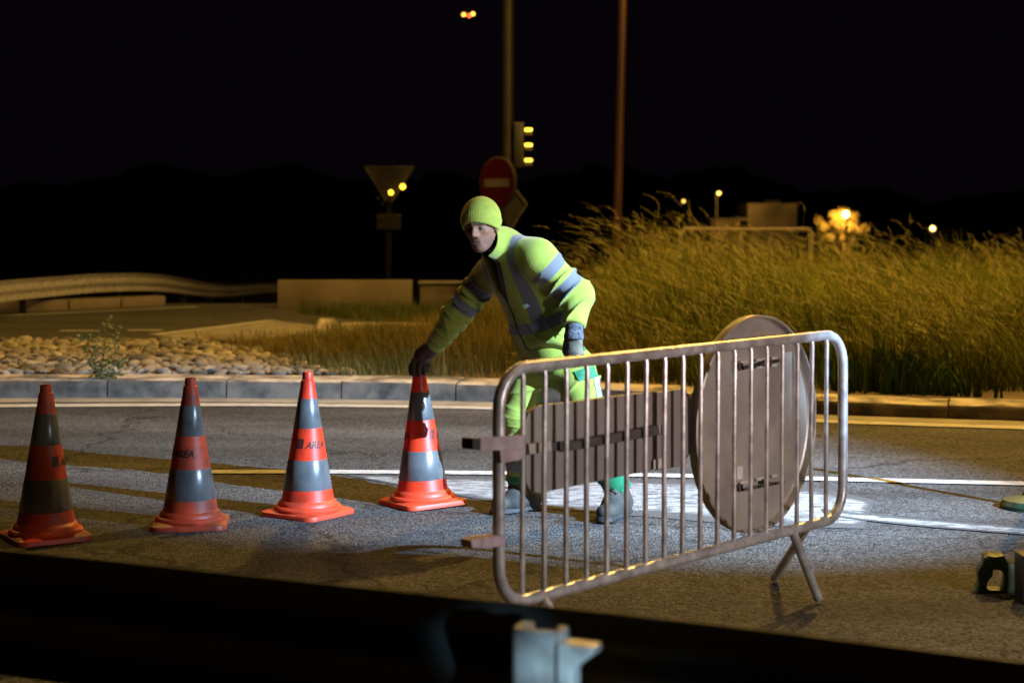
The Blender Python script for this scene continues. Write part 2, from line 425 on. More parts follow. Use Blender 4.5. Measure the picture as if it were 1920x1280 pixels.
# far road beyond the verge
sheet('far_road', [(-30, 19.0), (-2.0, 19.0), (0.5, 21.5), (0.5, 24.0), (-3.2, 26.2), (-4.0, 29.4), (-30, 29.5)], -0.008, M['far_asphalt'])
sheet('far_gore', [P(290, 628)[:2], P(520, 601)[:2], P(700, 622)[:2], P(700, 640)[:2], P(420, 640)[:2]], -0.003, M['gutter'])
for a in ([P(-150, 599), P(0, 592), P(370, 575)], [P(288, 627), P(400, 614), P(512, 600)], [P(112, 620), P(186, 620)], [P(240, 619), P(305, 619)], [P(555, 637), P(690, 637)]):
    strip('far_lane_line', [(p.x, p.y, 0) for p in a], 0.16, 0.002, M['edge_paint'])

# ================================================================== LIGHTS AND LAMP POSTS
# ---- tall lamp post behind the worker, with signs and signal
def lamp_post(base, top, r0, r1, m, arm, label, power, radius=0.12):
    t = empty('street_lamp', base)
    base = Vector(base); top = Vector(top)
    MB().tube([base, base + (top - base) * 0.5, top], [r0, (r0 + r1) / 2, r1], 16).build('post', m, t)
    MB().lathe([(0.001, 0), (r0 * 2.0, 0), (r0 * 2.0, 0.04), (r0 * 1.15, 0.09), (r0 * 1.1, 0.3)], 20, base).build('base_flange', m, t)
    e = top + Vector(arm)
    MB().tube(smoothpath([top - Vector((0, 0, 0.4)), top + Vector(arm) * 0.25 + Vector((0, 0, 0.1)), e], 6), r1 * 0.7, 10).build('arm', m, t)
    d = Vector(arm).normalized()
    ax = Matrix((d, Vector((-d.y, d.x, 0)), Vector((0, 0, 1)))).transposed()
    hd = MB().box(e + d * 0.3 + Vector((0, 0, 0.05)), (0.75, 0.3, 0.14), ax, taper=0.7).build('lamp_head', m, t, bevel=0.03)
    adopt(MB().box(e + d * 0.34 - Vector((0, 0, 0.03)), (0.42, 0.2, 0.02), ax).build('lens', mat('sodium_lens', (0.9, 0.6, 0.2), emit=SODIUM, estr=30), None), t)
    l = spot_light('lamp_light', e + d * 0.34 - Vector((0, 0, 0.12)), e + d * 0.34 - Vector((0, 0, 5)), power, SODIUM, 168, 0.35, radius, t)
    tag(t, label, 'street lamp', 'sodium street lamps')
    return t
pb = P(951, 576, 0.0); pb = Vector((at(951, 500, 28).x, 28, -0.02))
post_a = lamp_post(pb, pb + Vector((0.03, 0, 9.2)), 0.11, 0.095, M['pole'], (-0.6, -1.7, 0.25), 'tall grey lamp post rising behind the worker, carrying the no entry sign', 1100)
pb2 = Vector((at(1153, 470, 24).x, 24, verge_z(at(1153, 470, 24).x, 24) - 0.05))
post_b = lamp_post(pb2, Vector((at(1182, -150, 24).x, 24, 8.6)), 0.068, 0.052, M['pole_rust'], (0.9, -1.5, 0.25), 'slim rusty lamp post leaning slightly above the tall grass', 1200)
# sodium lamps standing outside the picture, the last two added as fill
post_c = lamp_post((-6.5, 17.6, 0.1), (-6.5, 17.6, 8.8), 0.09, 0.06, M['pole'], (1.3, -1.2, 0.25), 'lamp post beside the stone bed, left of the view', 1000)
post_d = lamp_post((6.5, 2.5, 0.0), (6.5, 2.5, 9.0), 0.09, 0.06, M['pole'], (-1.6, 1.2, 0.25), 'added fill lamp post on the near side, right of the view', 260)  # unseen post added as warm fill for surfaces facing the camera
post_e = lamp_post((8.4, 16.6, 0.1), (8.4, 16.6, 8.4), 0.09, 0.06, M['pole'], (-2.6, -0.9, 0.25), 'added lamp post lighting the mound, right of the view', 4100)  # unseen post added to brighten the front of the grass mound

# ---- cool white work light standing off to the right, out of the picture
WL = Vector((5.9, 4.45, 3.8))
wl = empty('work_light', (WL.x, WL.y, 0))
tag(wl, 'cool white work light on a tripod right of the barrier', 'work light')
MB().tube([(WL.x, WL.y, 0.6), (WL.x, WL.y, WL.z - 0.1)], 0.02, 10).build('mast', M['galv'], wl)
for k in range(3):
    a = k * 2.094 + 0.4
    MB().tube([(WL.x, WL.y, 0.9), (WL.x + 0.55 * math.cos(a), WL.y + 0.55 * math.sin(a), 0.015)], 0.014, 8).build('leg', M['galv'], wl)
aimW = Vector((0.25, 10.35, 0.0))
dW = (aimW - WL).normalized(); sW = dW.cross(Vector((0, 0, 1))).normalized(); uW = sW.cross(dW)
axW = Matrix((sW, dW, uW)).transposed()
MB().box(WL - dW * 0.09, (0.24, 0.1, 0.18), axW).build('lamp_head', M['black'], wl, bevel=0.012)
wlo = spot_light('lamp_light', WL, aimW, 18500, COOL, 37, 0.75, 0.016, wl)
wlo.scale = (1.0, 0.72, 1.0)      # a wide, flat beam
# headlamp of a vehicle on the near side of the guardrail, then an added fill lamp with a red marker
def lamp_stand(x, y, z, label):
    t = empty('unseen_lamp', (x, y, 0)); tag(t, label, 'lamp', 'vehicle lamps outside the picture')
    MB().tube([(x, y, 0), (x, y, z - 0.08)], 0.03, 10).build('stand', M['black'], t)
    MB().box((x + 0.08, y - 0.06, z), (0.1, 0.2, 0.16), rz=-0.7).build('lamp_head', M['black'], t, bevel=0.015)
    return t
hl = lamp_stand(1.05, 1.30, 0.95, 'vehicle headlamp on the near side of the guardrail')
spot_light('lamp_light', (1.00, 1.35, 0.95), (0.10, 3.40, 0.68), 480, (0.50, 0.82, 1.0), 4.2, 0.8, 0.05, hl)
h2 = lamp_stand(4.6, 2.9, 1.6, 'added fill lamp with red marker on the road right of the barrier')
spot_light('fill_light', (4.52, 2.96, 1.6), (1.0, 6.5, 0.35), 520, (1.0, 0.91, 0.87), 62, 0.7, 0.30, h2)  # unseen fill added to lift the barrier, sign backs and near road
spot_light('marker_light', (4.52, 2.96, 1.35), (0.75, 6.5, 1.12), 60, (1.0, 0.07, 0.10), 22, 0.8, 0.04, h2)

# ================================================================== NEAR GUARDRAIL
def wprofile(n=18):
    out = []
    for i in range(n + 1):
        t = i / n; z = (0.5 - t) * 0.31
        x = 0.041 * (0.5 - 0.5 * math.cos(4 * math.pi * t))
        out.append((x, z))
    return out
def w_beam(path, name, m, parent, ztop, flip=1):
    prof = wprofile(); vs = []; n = len(path)
    for i, p in enumerate(path):
        t = Vector(path[min(i + 1, n - 1)]) - Vector(path[max(i - 1, 0)]); t.z = 0; t.normalize(); nn = Vector((-t.y, t.x, 0)) * flip
        for th in (0.0, 0.004):
            for x, z in prof: vs.append(Vector((p[0], p[1], (p[2] if len(p) > 2 else 0) + ztop - 0.155 + z)) + nn * (x + th))
    k = len(prof); fs = []
    for i in range(n - 1):
        a = i * 2 * k; b = (i + 1) * 2 * k
        for j in range(k - 1):
            fs.append((a + j, b + j, b + j + 1, a + j + 1)); fs.append((a + k + j, a + k + j + 1, b + k + j + 1, b + k + j))
        fs.append((a, a + k, b + k, b)); fs.append((a + k - 1, b + k - 1, b + 2 * k - 1, a + 2 * k - 1))
    return MB().add(vs, fs).build(name, m, parent)
gr = empty('guardrail', (0, 3.66, 0))
rail_path = smoothpath([(-3.2, 5.0, 0), (-1.27, 4.23, 0), (-0.45, 3.86, 0.0), (0.0, 3.66, 0), (0.45, 3.45, 0), (0.954, 3.18, 0), (2.6, 2.3, 0)], 6)
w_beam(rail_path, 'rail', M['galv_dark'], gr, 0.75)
# C-section post and spacer in front of the rail
pc = at(1004, 1180, 3.42); pd = Vector((0.905, -0.425, 0)); pn = Vector((-0.425, -0.905, 0))
o0 = Vector((pc.x, pc.y, 0)); hz = pc.z; th = 0.005
def cpost(h):
    k = MB(); wv, dv, lp = 0.098, 0.055, 0.022
    def seg(a, b):
        a = Vector(a); b = Vector(b); d = (b - a); n_ = Vector((-d.y, d.x, 0)).normalized() * th
        k.prism([a, b, b + n_, a + n_], (0, 0, h))
    A = o0 - pd * wv / 2; B = o0 + pd * wv / 2
    seg(A, B); seg(A - pn * dv, A); seg(B, B - pn * dv)
    seg(A - pn * dv + pd * lp, A - pn * dv); seg(B - pn * dv, B - pn * dv - pd * lp)
    return k
cpost(hz).build('post', M['galv'], gr, smooth=False)
b0 = o0 + pd * 0.052
sp = MB()
outl = [(0.0, -0.02), (0.072, -0.02), (0.076, -0.034), (0.03, -0.07), (0.028, -0.30), (0.0, -0.30)]
sp.prism([b0 + pd * x + Vector((0, 0, hz + z)) + pn * 0.01 for x, z in outl], -pn * 0.05)
sp.build('spacer', M['galv'], gr, smooth=False, bevel=0.002)
MB().tube([b0 + pd * 0.012 + pn * 0.012 + Vector((0, 0, hz - 0.12)), b0 + pd * 0.012 + pn * 0.025 + Vector((0, 0, hz - 0.12))], 0.012, 6).build('bolt', M['galv'], gr)
for q in ((-2.45, 4.72), (1.9, 2.62)):
    MB().box((q[0], q[1] - 0.08, 0.36), (0.1, 0.055, 0.72), rz=R(-25)).build('post', M['galv_dark'], gr)
tag(gr, 'dark near guardrail across the bottom of the view with pale lit post', 'guardrail')

# ================================================================== CONES
HC = 0.745
def cone_r(z):
    pts = [(0.03, 0.150), (0.06, 0.138), (0.14, 0.1265), (0.66, 0.040), (0.70, 0.0345)]
    for (z0, r0), (z1, r1) in zip(pts, pts[1:]):
        if z <= z1: return r0 + (r1 - r0) * (z - z0) / (z1 - z0)
    return 0.0345
def text_mesh(body, size):
    c = bpy.data.curves.new('lettering', 'FONT'); c.body = body; c.size = size; c.align_x = 'LEFT'; c.resolution_u = 3
    c.offset = 0.0012; c.shear = 0.0
    o = bpy.data.objects.new('lettering_source', c); col.objects.link(o)
    dg = bpy.context.evaluated_depsgraph_get(); me = bpy.data.meshes.new_from_object(o.evaluated_get(dg))
    bpy.data.objects.remove(o); bpy.data.curves.remove(c)
    return me
def make_cone():
    t = empty('traffic_cone')
    # square foot with rounded corners
    a, rc = 0.188, 0.055; ring = []
    for q in range(4):
        cx, cy = [(1, 1), (-1, 1), (-1, -1), (1, -1)][q]
        for k in range(6):
            an = q * math.pi / 2 + k / 5 * math.pi / 2
            ring.append((cx * (a - rc) + rc * math.cos(an), cy * (a - rc) + rc * math.sin(an)))
    n = len(ring); k = MB(); vs = []
    for sc_, z in ((1.0, 0.0), (1.0, 0.014), (0.985, 0.022), (0.93, 0.026), (0.80, 0.034)):
        vs += [(x * sc_, y * sc_, z) for x, y in ring]
    fs = [(r_ * n + i, r_ * n + (i + 1) % n, (r_ + 1) * n + (i + 1) % n, (r_ + 1) * n + i) for r_ in range(4) for i in range(n)]
    fs += [tuple(range(n))[::-1], tuple(4 * n + i for i in range(n))]
    k.add(vs, fs); k.build('base', M['cone_base'], t, local=True)
    MB().lathe([(0.176, 0.030), (0.178, 0.040), (0.170, 0.050), (0.156, 0.052), (0.154, 0.060), (0.147, 0.074), (0.138, 0.080), (0.1362, 0.086)], 48).build('flange', M['cone_base'], t, local=True)
    prof = [(0.138, 0.078), (0.134, 0.10), (cone_r(0.14), 0.14)] + [(cone_r(z), z) for z in (0.3, 0.45, 0.6, 0.66, 0.70)]
    prof += [(0.0345, 0.703), (0.0285, 0.706), (0.0275, HC - 0.006), (0.025, HC), (0.021, HC - 0.001), (0.02, HC - 0.06)]
    body = MB().lathe(prof, 48).build('body', M['cone'], t, local=True)
    for z0, z1 in ((0.138, 0.292), (0.456, 0.607)):
        e = 0.0012
        MB().lathe([(cone_r(z0) + 0.0002, z0), (cone_r(z0 + 0.002) + e, z0 + 0.002), (cone_r(z1 - 0.002) + e, z1 - 0.002), (cone_r(z1) + 0.0002, z1)], 48).build('reflective_band', M['band'], t, local=True)
    # emblem and lettering, twice round the middle band
    me = text_mesh('AREA', 0.050)
    zc = 0.355
    bm = bmesh.new(); bm.from_mesh(me)
    bmesh.ops.scale(bm, vec=(0.93, 1, 1), verts=bm.verts)
    for vtx in bm.verts: vtx.co.x += 0.052 + 0.10 * 0 ; vtx.co.x += 0.012 * vtx.co.y / 0.04
    # emblem: four swept bars and a rounded outer band
    def quad(x0, y0, x1, y1, sk=0.004):
        q = [bm.verts.new((x0, y0, 0)), bm.verts.new((x1, y0, 0)), bm.verts.new((x1 + sk, y1, 0)), bm.verts.new((x0 + sk, y1, 0))]
        bm.faces.new(q)
    for i in range(4): quad(0.0 + 0.002 * i, 0.0 + i * 0.0105, 0.026 + 0.002 * i, 0.0075 + i * 0.0105, 0.002)
    quad(0.030, 0.0, 0.038, 0.044, 0.006); quad(0.008, 0.042, 0.043, 0.049, 0.001)
    bmesh.ops.triangulate(bm, faces=bm.faces)
    for _ in range(2):
        bmesh.ops.subdivide_edges(bm, edges=[e for e in bm.edges if e.calc_length() > 0.012], cuts=1)
        bmesh.ops.triangulate(bm, faces=bm.faces)
    for rep in range(2):
        b2 = bm.copy()
        for vtx in b2.verts:
            z = zc + vtx.co.y; r_ = cone_r(z) + 0.0012
            an = vtx.co.x / cone_r(zc) + rep * math.pi
            vtx.co = Vector((r_ * math.cos(an), r_ * math.sin(an), z))
        m2 = bpy.data.meshes.new('lettering'); b2.to_mesh(m2); b2.free(); m2.materials.append(M['ink'])
        o = bpy.data.objects.new('lettering', m2); col.objects.link(o); o.parent = t
    bm.free()
    return t
cone0 = make_cone()
# pixel of the foot centre, angle at which the emblem starts seen from the camera, foot turn is the same turn
cspots = [(86, 1008, 32, 'leftmost traffic cone, orange with two grey bands, nearest the guardrail'),
          (357, 984, -84, 'second traffic cone from the left, faded orange with grey bands'),
          (577, 963.5, -34, 'bright red orange traffic cone lit from the right, next to the held cone'),
          (793, 945, 33, 'orange traffic cone held at its tip by the worker')]
cones = []
for i, (px, py, an, lab) in enumerate(cspots):
    o = cone0 if i == 0 else copy_tree(cone0)
    p = P(px, py); o.location = (p.x, p.y, 0.001)
    o.rotation_euler = (0, 0, R(-90 + an))
    tag(o, lab, 'traffic cone', 'row of traffic cones on the road'); cones.append(o)
cones[3].rotation_mode = 'QUATERNION'
cones[3].rotation_quaternion = (Matrix.Rotation(R(-1.6), 3, 'Y') @ Matrix.Rotation(R(-90 + 33), 3, 'Z')).to_quaternion(); cones[3].location.z = 0.006

M['cone_faded'] = mat('faded_cone_plastic', (0.55, 0.062, 0.022), 0.5, color2=(0.22, 0.04, 0.02), vscale=8, vdetail=10, bump=0.05, bscale=30, thresh=(0.36, 0.62))
for c_ in cones[:2]:
    for ch in c_.children:
        if ch.name.split('.')[0] in ('body', 'base', 'flange'):
            ch.material_slots[0].link = 'OBJECT'; ch.material_slots[0].material = M['cone_faded']

# ================================================================== BARRIER
BL = Vector((-0.043, 5.5, 0)); BR = Vector((1.38, 7.12, 0))
bd = (BR - BL).normalized(); bn = Vector((bd.y, -bd.x, 0)); blen = (BR - BL).length
UZ = Vector((0, 0, 1))
def bp(t, h, off=0.0): return BL + bd * (t * blen) + UZ * h + bn * off
bar = empty('crowd_barrier', (BL + BR) / 2)
ptop, pbot, rc = 1.078, 0.315, 0.13
path = []
def corner(ct, ch, a0):
    for k in range(8):
        a = R(a0 + 90 * k / 7); path.append(BL + bd * (ct + rc * math.cos(a)) + UZ * (ch + rc * math.sin(a)))
corner(blen - rc, ptop - rc, 0); corner(rc, ptop - rc, 90); corner(rc, pbot + rc, 180); corner(blen - rc, pbot + rc, 270)
# subdivide the long sides a little so the tube keeps its round section
MB().tube(path, 0.0205, 14, closed=True).build('frame', M['galv'], bar)
for i in range(18):
    t = 0.0535 + (0.937 - 0.0535) * i / 17
    x = random.uniform(-0.003, 0.003)
    MB().tube([bp(t, pbot + 0.005), bp(t, 0.7, x), bp(t, ptop - 0.035, 0.004), bp(t, ptop - 0.012, 0.0)], 0.0092, 8).build('bar', M['galv'], bar)
for a, f in ((bp(0.817, pbot, 0.0), Vector((1.243, 6.92, 0.016))), (bp(0.882, pbot, -0.01), Vector((1.126, 7.32, 0.016))),
             (bp(0.10, pbot, 0.0), bp(0.08, 0.016, 0.28)), (bp(0.14, pbot, -0.01), bp(0.12, 0.016, -0.28))):
    MB().tube([a, f], 0.0185, 12).build('leg', M['galv'], bar)
# coupling hooks on the left upright
def pick(px, py, off=0.0):
    """point on the barrier's own vertical plane (shifted by off along its normal) seen at that pixel"""
    d = Vector(((px - 960) / F, 1.0, -(py - HY) / F)); o = Vector((0, 0, H))
    q = BL + bn * off
    s = (q - o).dot(bn) / d.dot(bn)
    return o + d * s
def slab(name, pix, off, depth, m, parent, bevel=0.003):
    return MB().prism([pick(x, y, off) for x, y in pix], -bn * depth).build(name, m, parent, smooth=False, bevel=bevel)
slab('hook_arm', [(900, 820), (984, 815), (984, 842), (900, 845)], 0.034, 0.006, M['hook'], bar, 0.001)
slab('hook_plate', [(938, 843), (984, 840), (984, 860), (940, 868)], 0.031, 0.006, M['hook'], bar, 0.001)
slab('hook_end', [(887, 822), (902, 822), (902, 843), (887, 843)], 0.045, 0.05, M['black'], bar, 0.003)
slab('hook_arm', [(902, 1008), (947, 1003), (948, 1024), (904, 1028)], 0.036, 0.06, M['hook'], bar, 0.004)
slab('hook_end', [(883, 1013), (903, 1008), (904, 1028), (886, 1028)], 0.050, 0.05, M['hook'], bar, 0.004)
tag(bar, 'galvanised steel crowd barrier with vertical bars standing on the road', 'barrier')

# directional board hung on the far side of the barrier
brd = empty('sign_board', bp(0.25, 0.55, -0.06))
OB = -0.045
slab('panel', [(986, 792), (992, 773), (1010, 761), (1228, 733), (1228, 880), (1010, 925), (995, 920), (987, 905)], OB, 0.022, M['plate'], brd, 0.004)
slab('panel', [(1233, 735), (1282, 728), (1290, 745), (1291, 850), (1283, 873), (1233, 882)], OB, 0.022, M['plate'], brd, 0.004)
slab('end_cap', [(1284, 728), (1297, 752), (1300, 800), (1296, 845), (1284, 868)], OB - 0.024, 0.02, M['signdark'], brd, 0.003)
slab('rail', [(1062, 830), (1236, 797), (1240, 815), (1064, 846)], OB + 0.034, 0.032, M['alu_dark'], brd, 0.003)
slab('clamp', [(992, 832), (1034, 826), (1036, 846), (994, 852)], OB + 0.020, 0.018, M['alu'], brd, 0.003)
slab('clamp', [(1034, 829), (1064, 826), (1064, 844), (1036, 846)], OB + 0.018, 0.012, M['alu_dark'], brd, 0.002)
slab('sticker', [(1226, 862), (1244, 858), (1244, 876), (1226, 880)], OB + 0.0135, 0.001, M['sticker'], brd, 0)
slab('bolt', [(1236, 798), (1243, 797), (1244, 813), (1238, 814)], OB + 0.036, 0.018, M['galv'], brd, 0.002)
tag(brd, 'grey ribbed back of a long sign board hung behind the barrier', 'sign board')

# round sign hung on the far side
rs = empty('round_sign', bp(0.68, 0.29, -0.06))
cD = pick(1410, 793, -0.075); rad = 0.428
k = MB(); NN = 64
def ringp(r, off): return [cD + bn * off + (bd * math.cos(2 * math.pi * i / NN) + UZ * math.sin(2 * math.pi * i / NN)) * r for i in range(NN)]
prof = [(rad - 0.001, -0.004), (rad, 0.0), (rad, 0.034), (rad - 0.006, 0.038), (rad - 0.010, 0.034), (rad - 0.012, 0.006), (rad - 0.02, 0.0)]
vs = [q for r_, o_ in prof for q in ringp(r_, o_)]
fs = [(j * NN + i, j * NN + (i + 1) % NN, (j + 1) * NN + (i + 1) % NN, (j + 1) * NN + i) for j in range(len(prof) - 1) for i in range(NN)]
k.add(vs, fs); k.build('rim', M['alu'], rs)
k = MB(); k.add(ringp(rad - 0.004, -0.004) + ringp(rad - 0.012, 0.001), [tuple(range(NN)), tuple(range(2 * NN - 1, NN - 1, -1))]); k.build('plate', M['alu'], rs, smooth=False)
for hh, sl in ((0.235, 0.008), (-0.235, -0.012)):
    for dz in (-0.014, 0.014):
        MB().box(cD + bn * 0.012 + UZ * (hh + dz), (0.30, 0.018, 0.010), Matrix((bd, bn, UZ)).transposed()).build('mounting_rail', M['rail_light'], rs, smooth=False)
    for tt in (-0.13, 0.05):
        MB().box(cD + bn * 0.028 + bd * tt + UZ * hh, (0.026, 0.018, 0.026), Matrix((bd, bn, UZ)).transposed()).build('clamp', M['alu_dark'], rs, smooth=False, bevel=0.003)
    MB().tube([cD + bn * 0.035 + bd * -0.12 + UZ * (hh - 0.01), cD + bn * 0.04 + bd * 0.17 + UZ * (hh + sl)], 0.006, 8).build('bolt', M['alu_dark'], rs)
st = cD + bn * 0.004 + bd * -0.10 + UZ * -0.185
MB().box(st, (0.055, 0.0015, 0.05), Matrix((bd, bn, UZ)).transposed()).build('sticker', M['sticker'], rs, smooth=False)
tag(rs, 'large round sign seen from its bare metal back, hung on the barrier', 'round sign')

# ================================================================== things at the right edge
pb_ = P(1935, 952)
pl = empty('portable_post', (pb_.x, pb_.y, 0))
MB().lathe([(0.001, 0.0), (0.165, 0.0), (0.168, 0.02), (0.150, 0.045), (0.09, 0.06), (0.05, 0.07), (0.035, 0.11), (0.03, 0.11)], 40, (pb_.x, pb_.y, 0.0)).build('base', M['green_plastic'], pl)
MB().tube([(pb_.x, pb_.y, 0.06), (pb_.x, pb_.y, 1.3)], 0.028, 14).build('post', M['black'], pl)
tag(pl, 'dark green round base of a portable post at the right edge', 'post')
kc = P(1878, 1112)
gb = empty('ballast_foot', (kc.x, kc.y, 0))
def yz(px, py): 
    q = at(px, py, kc.y); return Vector((q.x, kc.y, max(q.z, 0.001)))
outer = [(1820, 1117), (1836, 1094), (1832, 1072), (1842, 1060), (1845, 1042), (1862, 1040), (1872, 1047), (1880, 1036), (1886, 1052), (1900, 1056), (1910, 1068), (1916, 1117)]
inner = [(1849, 1107), (1852, 1090), (1862, 1078), (1862, 1068), (1876, 1068), (1884, 1078), (1882, 1098), (1876, 1107)]
# ring-like handle: built as quads between the outer and inner outline
no, ni = len(outer), len(inner)
kk = MB(); pairs = 24
def resamp(pl_, n):
    pts_ = [Vector((x, y, 0)) for x, y in pl_]; pts_.append(pts_[0]); L_ = [0]
    for a, b in zip(pts_, pts_[1:]): L_.append(L_[-1] + (b - a).length)
    out = []
    for i in range(n):
        s = L_[-1] * i / n
        for j in range(len(pts_) - 1):
            if L_[j] <= s <= L_[j + 1]:
                q = pts_[j].lerp(pts_[j + 1], (s - L_[j]) / max(L_[j + 1] - L_[j], 1e-6)); out.append((q.x, q.y)); break
    return out
oo = resamp(outer, pairs); ii = resamp(inner, pairs)
fr = [yz(*q) for q in oo]; fi = [yz(*q) for q in ii]; dpt = Vector((0.02, 0.10, 0))
vs = fr + fi + [q + dpt for q in fr] + [q + dpt for q in fi]
fs = []
for i in range(pairs):
    j = (i + 1) % pairs; n = pairs
    fs += [(i, j, n + j, n + i), (2 * n + i, 3 * n + i, 3 * n + j, 2 * n + j), (i, 2 * n + i, 2 * n + j, j), (n + i, n + j, 3 * n + j, 3 * n + i)]
kk.add(vs, fs); kk.build('handle_block', M['green_plastic'], gb, bevel=0.004)
kq = P(1925, 1128)
MB().box((kq.x, kq.y, 0.10), (0.07, 0.12, 0.20)).build('socket', M['black'], gb, bevel=0.01)
tag(gb, 'dark green plastic ballast foot with a handle hole at the right edge', 'ballast foot')

# ================================================================== STONE BED
bed = empty('stone_bed', (-3.5, 17.2, 0.12))
tag(bed, 'bed of rounded field stones set behind the kerb on the left', 'stone bed')
def stone_mesh(seed):
    r_ = random.Random(seed); bm = bmesh.new(); bmesh.ops.create_icosphere(bm, subdivisions=2, radius=1.0)
    ph = [(Vector((r_.gauss(0, 1), r_.gauss(0, 1), r_.gauss(0, 1))), r_.uniform(0, 6)) for _ in range(4)]
    for vtx in bm.verts:
        d = vtx.co.normalized(); s = 1 + 0.09 * sum(math.sin(1.7 * d.dot(a) + b) for a, b in ph)
        vtx.co = Vector((d.x * s, d.y * s * 0.8, d.z * s * 0.42))
        if vtx.co.z < -0.25: vtx.co.z = -0.25
    bmesh.ops.dissolve_limit(bm, angle_limit=R(2), verts=bm.verts, edges=bm.edges)
    for f in bm.faces: f.smooth = True
    me = bpy.data.meshes.new('stone'); bm.to_mesh(me); bm.free()
    me.materials.append(M['stone'][seed % 5]); return me
smeshes = [stone_mesh(i) for i in range(15)]
def bed_right(y): return -1.50 - (y - 15.3) * 0.48 + 0.12 * math.sin(y * 5)
pts_s = []
tries = 0
while tries < 30000 and len(pts_s) < 1100:
    tries += 1
    y = random.uniform(15.25, 19.2); x = random.uniform(-6.6, -1.4)
    if x > bed_right(y): continue
    if x < -0.5 * 0 - (960 * y / F) - 0.35: continue
    s = random.choice((0.045, 0.055, 0.065, 0.08, 0.095)) * random.uniform(0.85, 1.15)
    if all((x - a) ** 2 + (y - b) ** 2 > (0.86 * (s + c)) ** 2 for a, b, c in pts_s): pts_s.append((x, y, s))
pts_s.sort(key=lambda q: -(q[2] / q[1]))
near = pts_s[:300]; rest = pts_s[300:]
def stone_matrix(x, y, s):
    tilt = (random.gauss(0, 0.22), random.gauss(0, 0.22), random.uniform(0, 6.28))
    from mathutils import Euler
    return Matrix.LocRotScale(Vector((x, y, 0.125 + s * 0.18)), Euler(tilt), Vector((s, s, s * random.uniform(0.8, 1.25))))
for x, y, s in near:
    o = bpy.data.objects.new('stone', random.choice(smeshes)); col.objects.link(o); o.matrix_world = stone_matrix(x, y, s)
    o.parent = bed; o.matrix_parent_inverse = Matrix.Translation(bed.location).inverted()
bmr = bmesh.new()
for x, y, s in rest:
    t_ = random.choice(smeshes).copy(); t_.transform(stone_matrix(x, y, s)); bmr.from_mesh(t_); bpy.data.meshes.remove(t_)
for f in bmr.faces: f.smooth = True
mr_ = bpy.data.meshes.new('small_stones'); bmr.to_mesh(mr_); bmr.free(); mr_.materials.append(M['stone'][0])
o = bpy.data.objects.new('small_stones', mr_); col.objects.link(o); o['kind'] = 'stuff'; adopt(o, bed)

# ================================================================== GRASS
def grass_object(name, N, sampler, hfun, lean, wid, tones, label, seed, seedheads=0, nseg=4):
    r = np.random.default_rng(seed)
    V = []; Fc = []; C = []
    base = 0
    for i in range(N):
        s = sampler(r)
        if s is None: continue
        x, y = s
        z = verge_z(x, y) - 0.01
        h = hfun(x, y, r)
        if h <= 0.02: continue
        a = r.uniform(0, 6.283); la = abs(r.normal(0, 0.35)) * h; wl_ = lean * h * r.uniform(0.4, 1.3)
        wl_ *= (1.35 if math.sin(x * 3.1 + 2 * math.sin(y * 2.3)) > -0.2 else -0.25); dx = math.cos(a) * la - wl_; dy = math.sin(a) * la * 0.7
        sd = r.uniform(-0.9, 0.9); wx, wy = math.cos(sd), math.sin(sd); w0 = wid * r.uniform(0.6, 1.3)
        tone = tones(x, y, r)
        for k in range(nseg):
            t = k / nseg; ww = w0 * (1 - t * 0.85)
            px = x + dx * t * t; py = y + dy * t * t; pz = z + h * (t - 0.18 * t * t * (la / h + lean))
            V.append((px - wx * ww, py - wy * ww, pz)); V.append((px + wx * ww, py + wy * ww, pz))
            C.append(tone); C.append(tone)
        V.append((x + dx, y + dy, z + h * (1 - 0.18 * (la / h + lean)))); C.append(tone)
        for k in range(nseg - 1):
            b = base + 2 * k; Fc.append((b, b + 1, b + 3, b + 2))
        b = base + 2 * (nseg - 1); Fc.append((b, b + 1, b + 2)); base += 2 * nseg + 1
        if seedheads and r.random() < seedheads:
            tip = np.array(V[-1]); prev = np.array([(V[-2][0] + V[-3][0]) / 2, (V[-2][1] + V[-3][1]) / 2, (V[-2][2] + V[-3][2]) / 2])
            d = tip - prev; d /= np.linalg.norm(d) + 1e-9
            L_ = r.uniform(0.10, 0.22); droop = r.uniform(0.2, 0.8)
            tn = tuple(c * f for c, f in zip((0.36, 0.32, 0.10, 1), (1, 1, 1, 1)))
            for q in range(11):
                u = q / 10; c0 = tip + d * (u - 0.35) * L_ + np.array((-droop * L_ * u * u, 0, -0.35 * droop * L_ * u * u))
                l2 = 0.030 * (1 - 0.6 * u) * r.uniform(0.6, 1.3); an = r.uniform(-1.1, 1.1)
                e = np.array((math.sin(an) * l2 - 0.012, r.uniform(-1, 1) * l2 * 0.6, math.cos(an) * l2 * 0.75))
                wv = np.array((0.0035, 0.002, 0.0))
                V += [tuple(c0 - wv), tuple(c0 + wv), tuple(c0 + e)]; C += [tn] * 3
                Fc.append((base, base + 1, base + 2)); base += 3
    me = bpy.data.meshes.new(name); me.from_pydata(V, [], Fc); me.update()
    at_ = me.attributes.new('tone', 'FLOAT_COLOR', 'POINT')
    at_.data.foreach_set('color', np.array(C, dtype=np.float32).ravel())
    me.materials.append(M['grass'])
    o = bpy.data.objects.new(name, me); col.objects.link(o); tag(o, label, 'grass', kind='stuff')
    return o
def clump(x, y, s=1.0): return 0.5 + 0.5 * math.sin(x * 1.9 * s + 1.3 * math.sin(y * 1.1 * s)) * math.sin(y * 1.4 * s + 0.8 * math.sin(x * 2.3 * s))
def tall_sample(r):
    y = kerb_y(2.5) + 0.6 + (r.random() ** 1.1) * 8.2
    x = r.uniform(0.2, 8.4)
    if x > 960 * y / F + 0.9: return None
    if y < kerb_y(x) + 0.55 + 0.25 * math.sin(x * 4) ** 2: return None
    return x, y
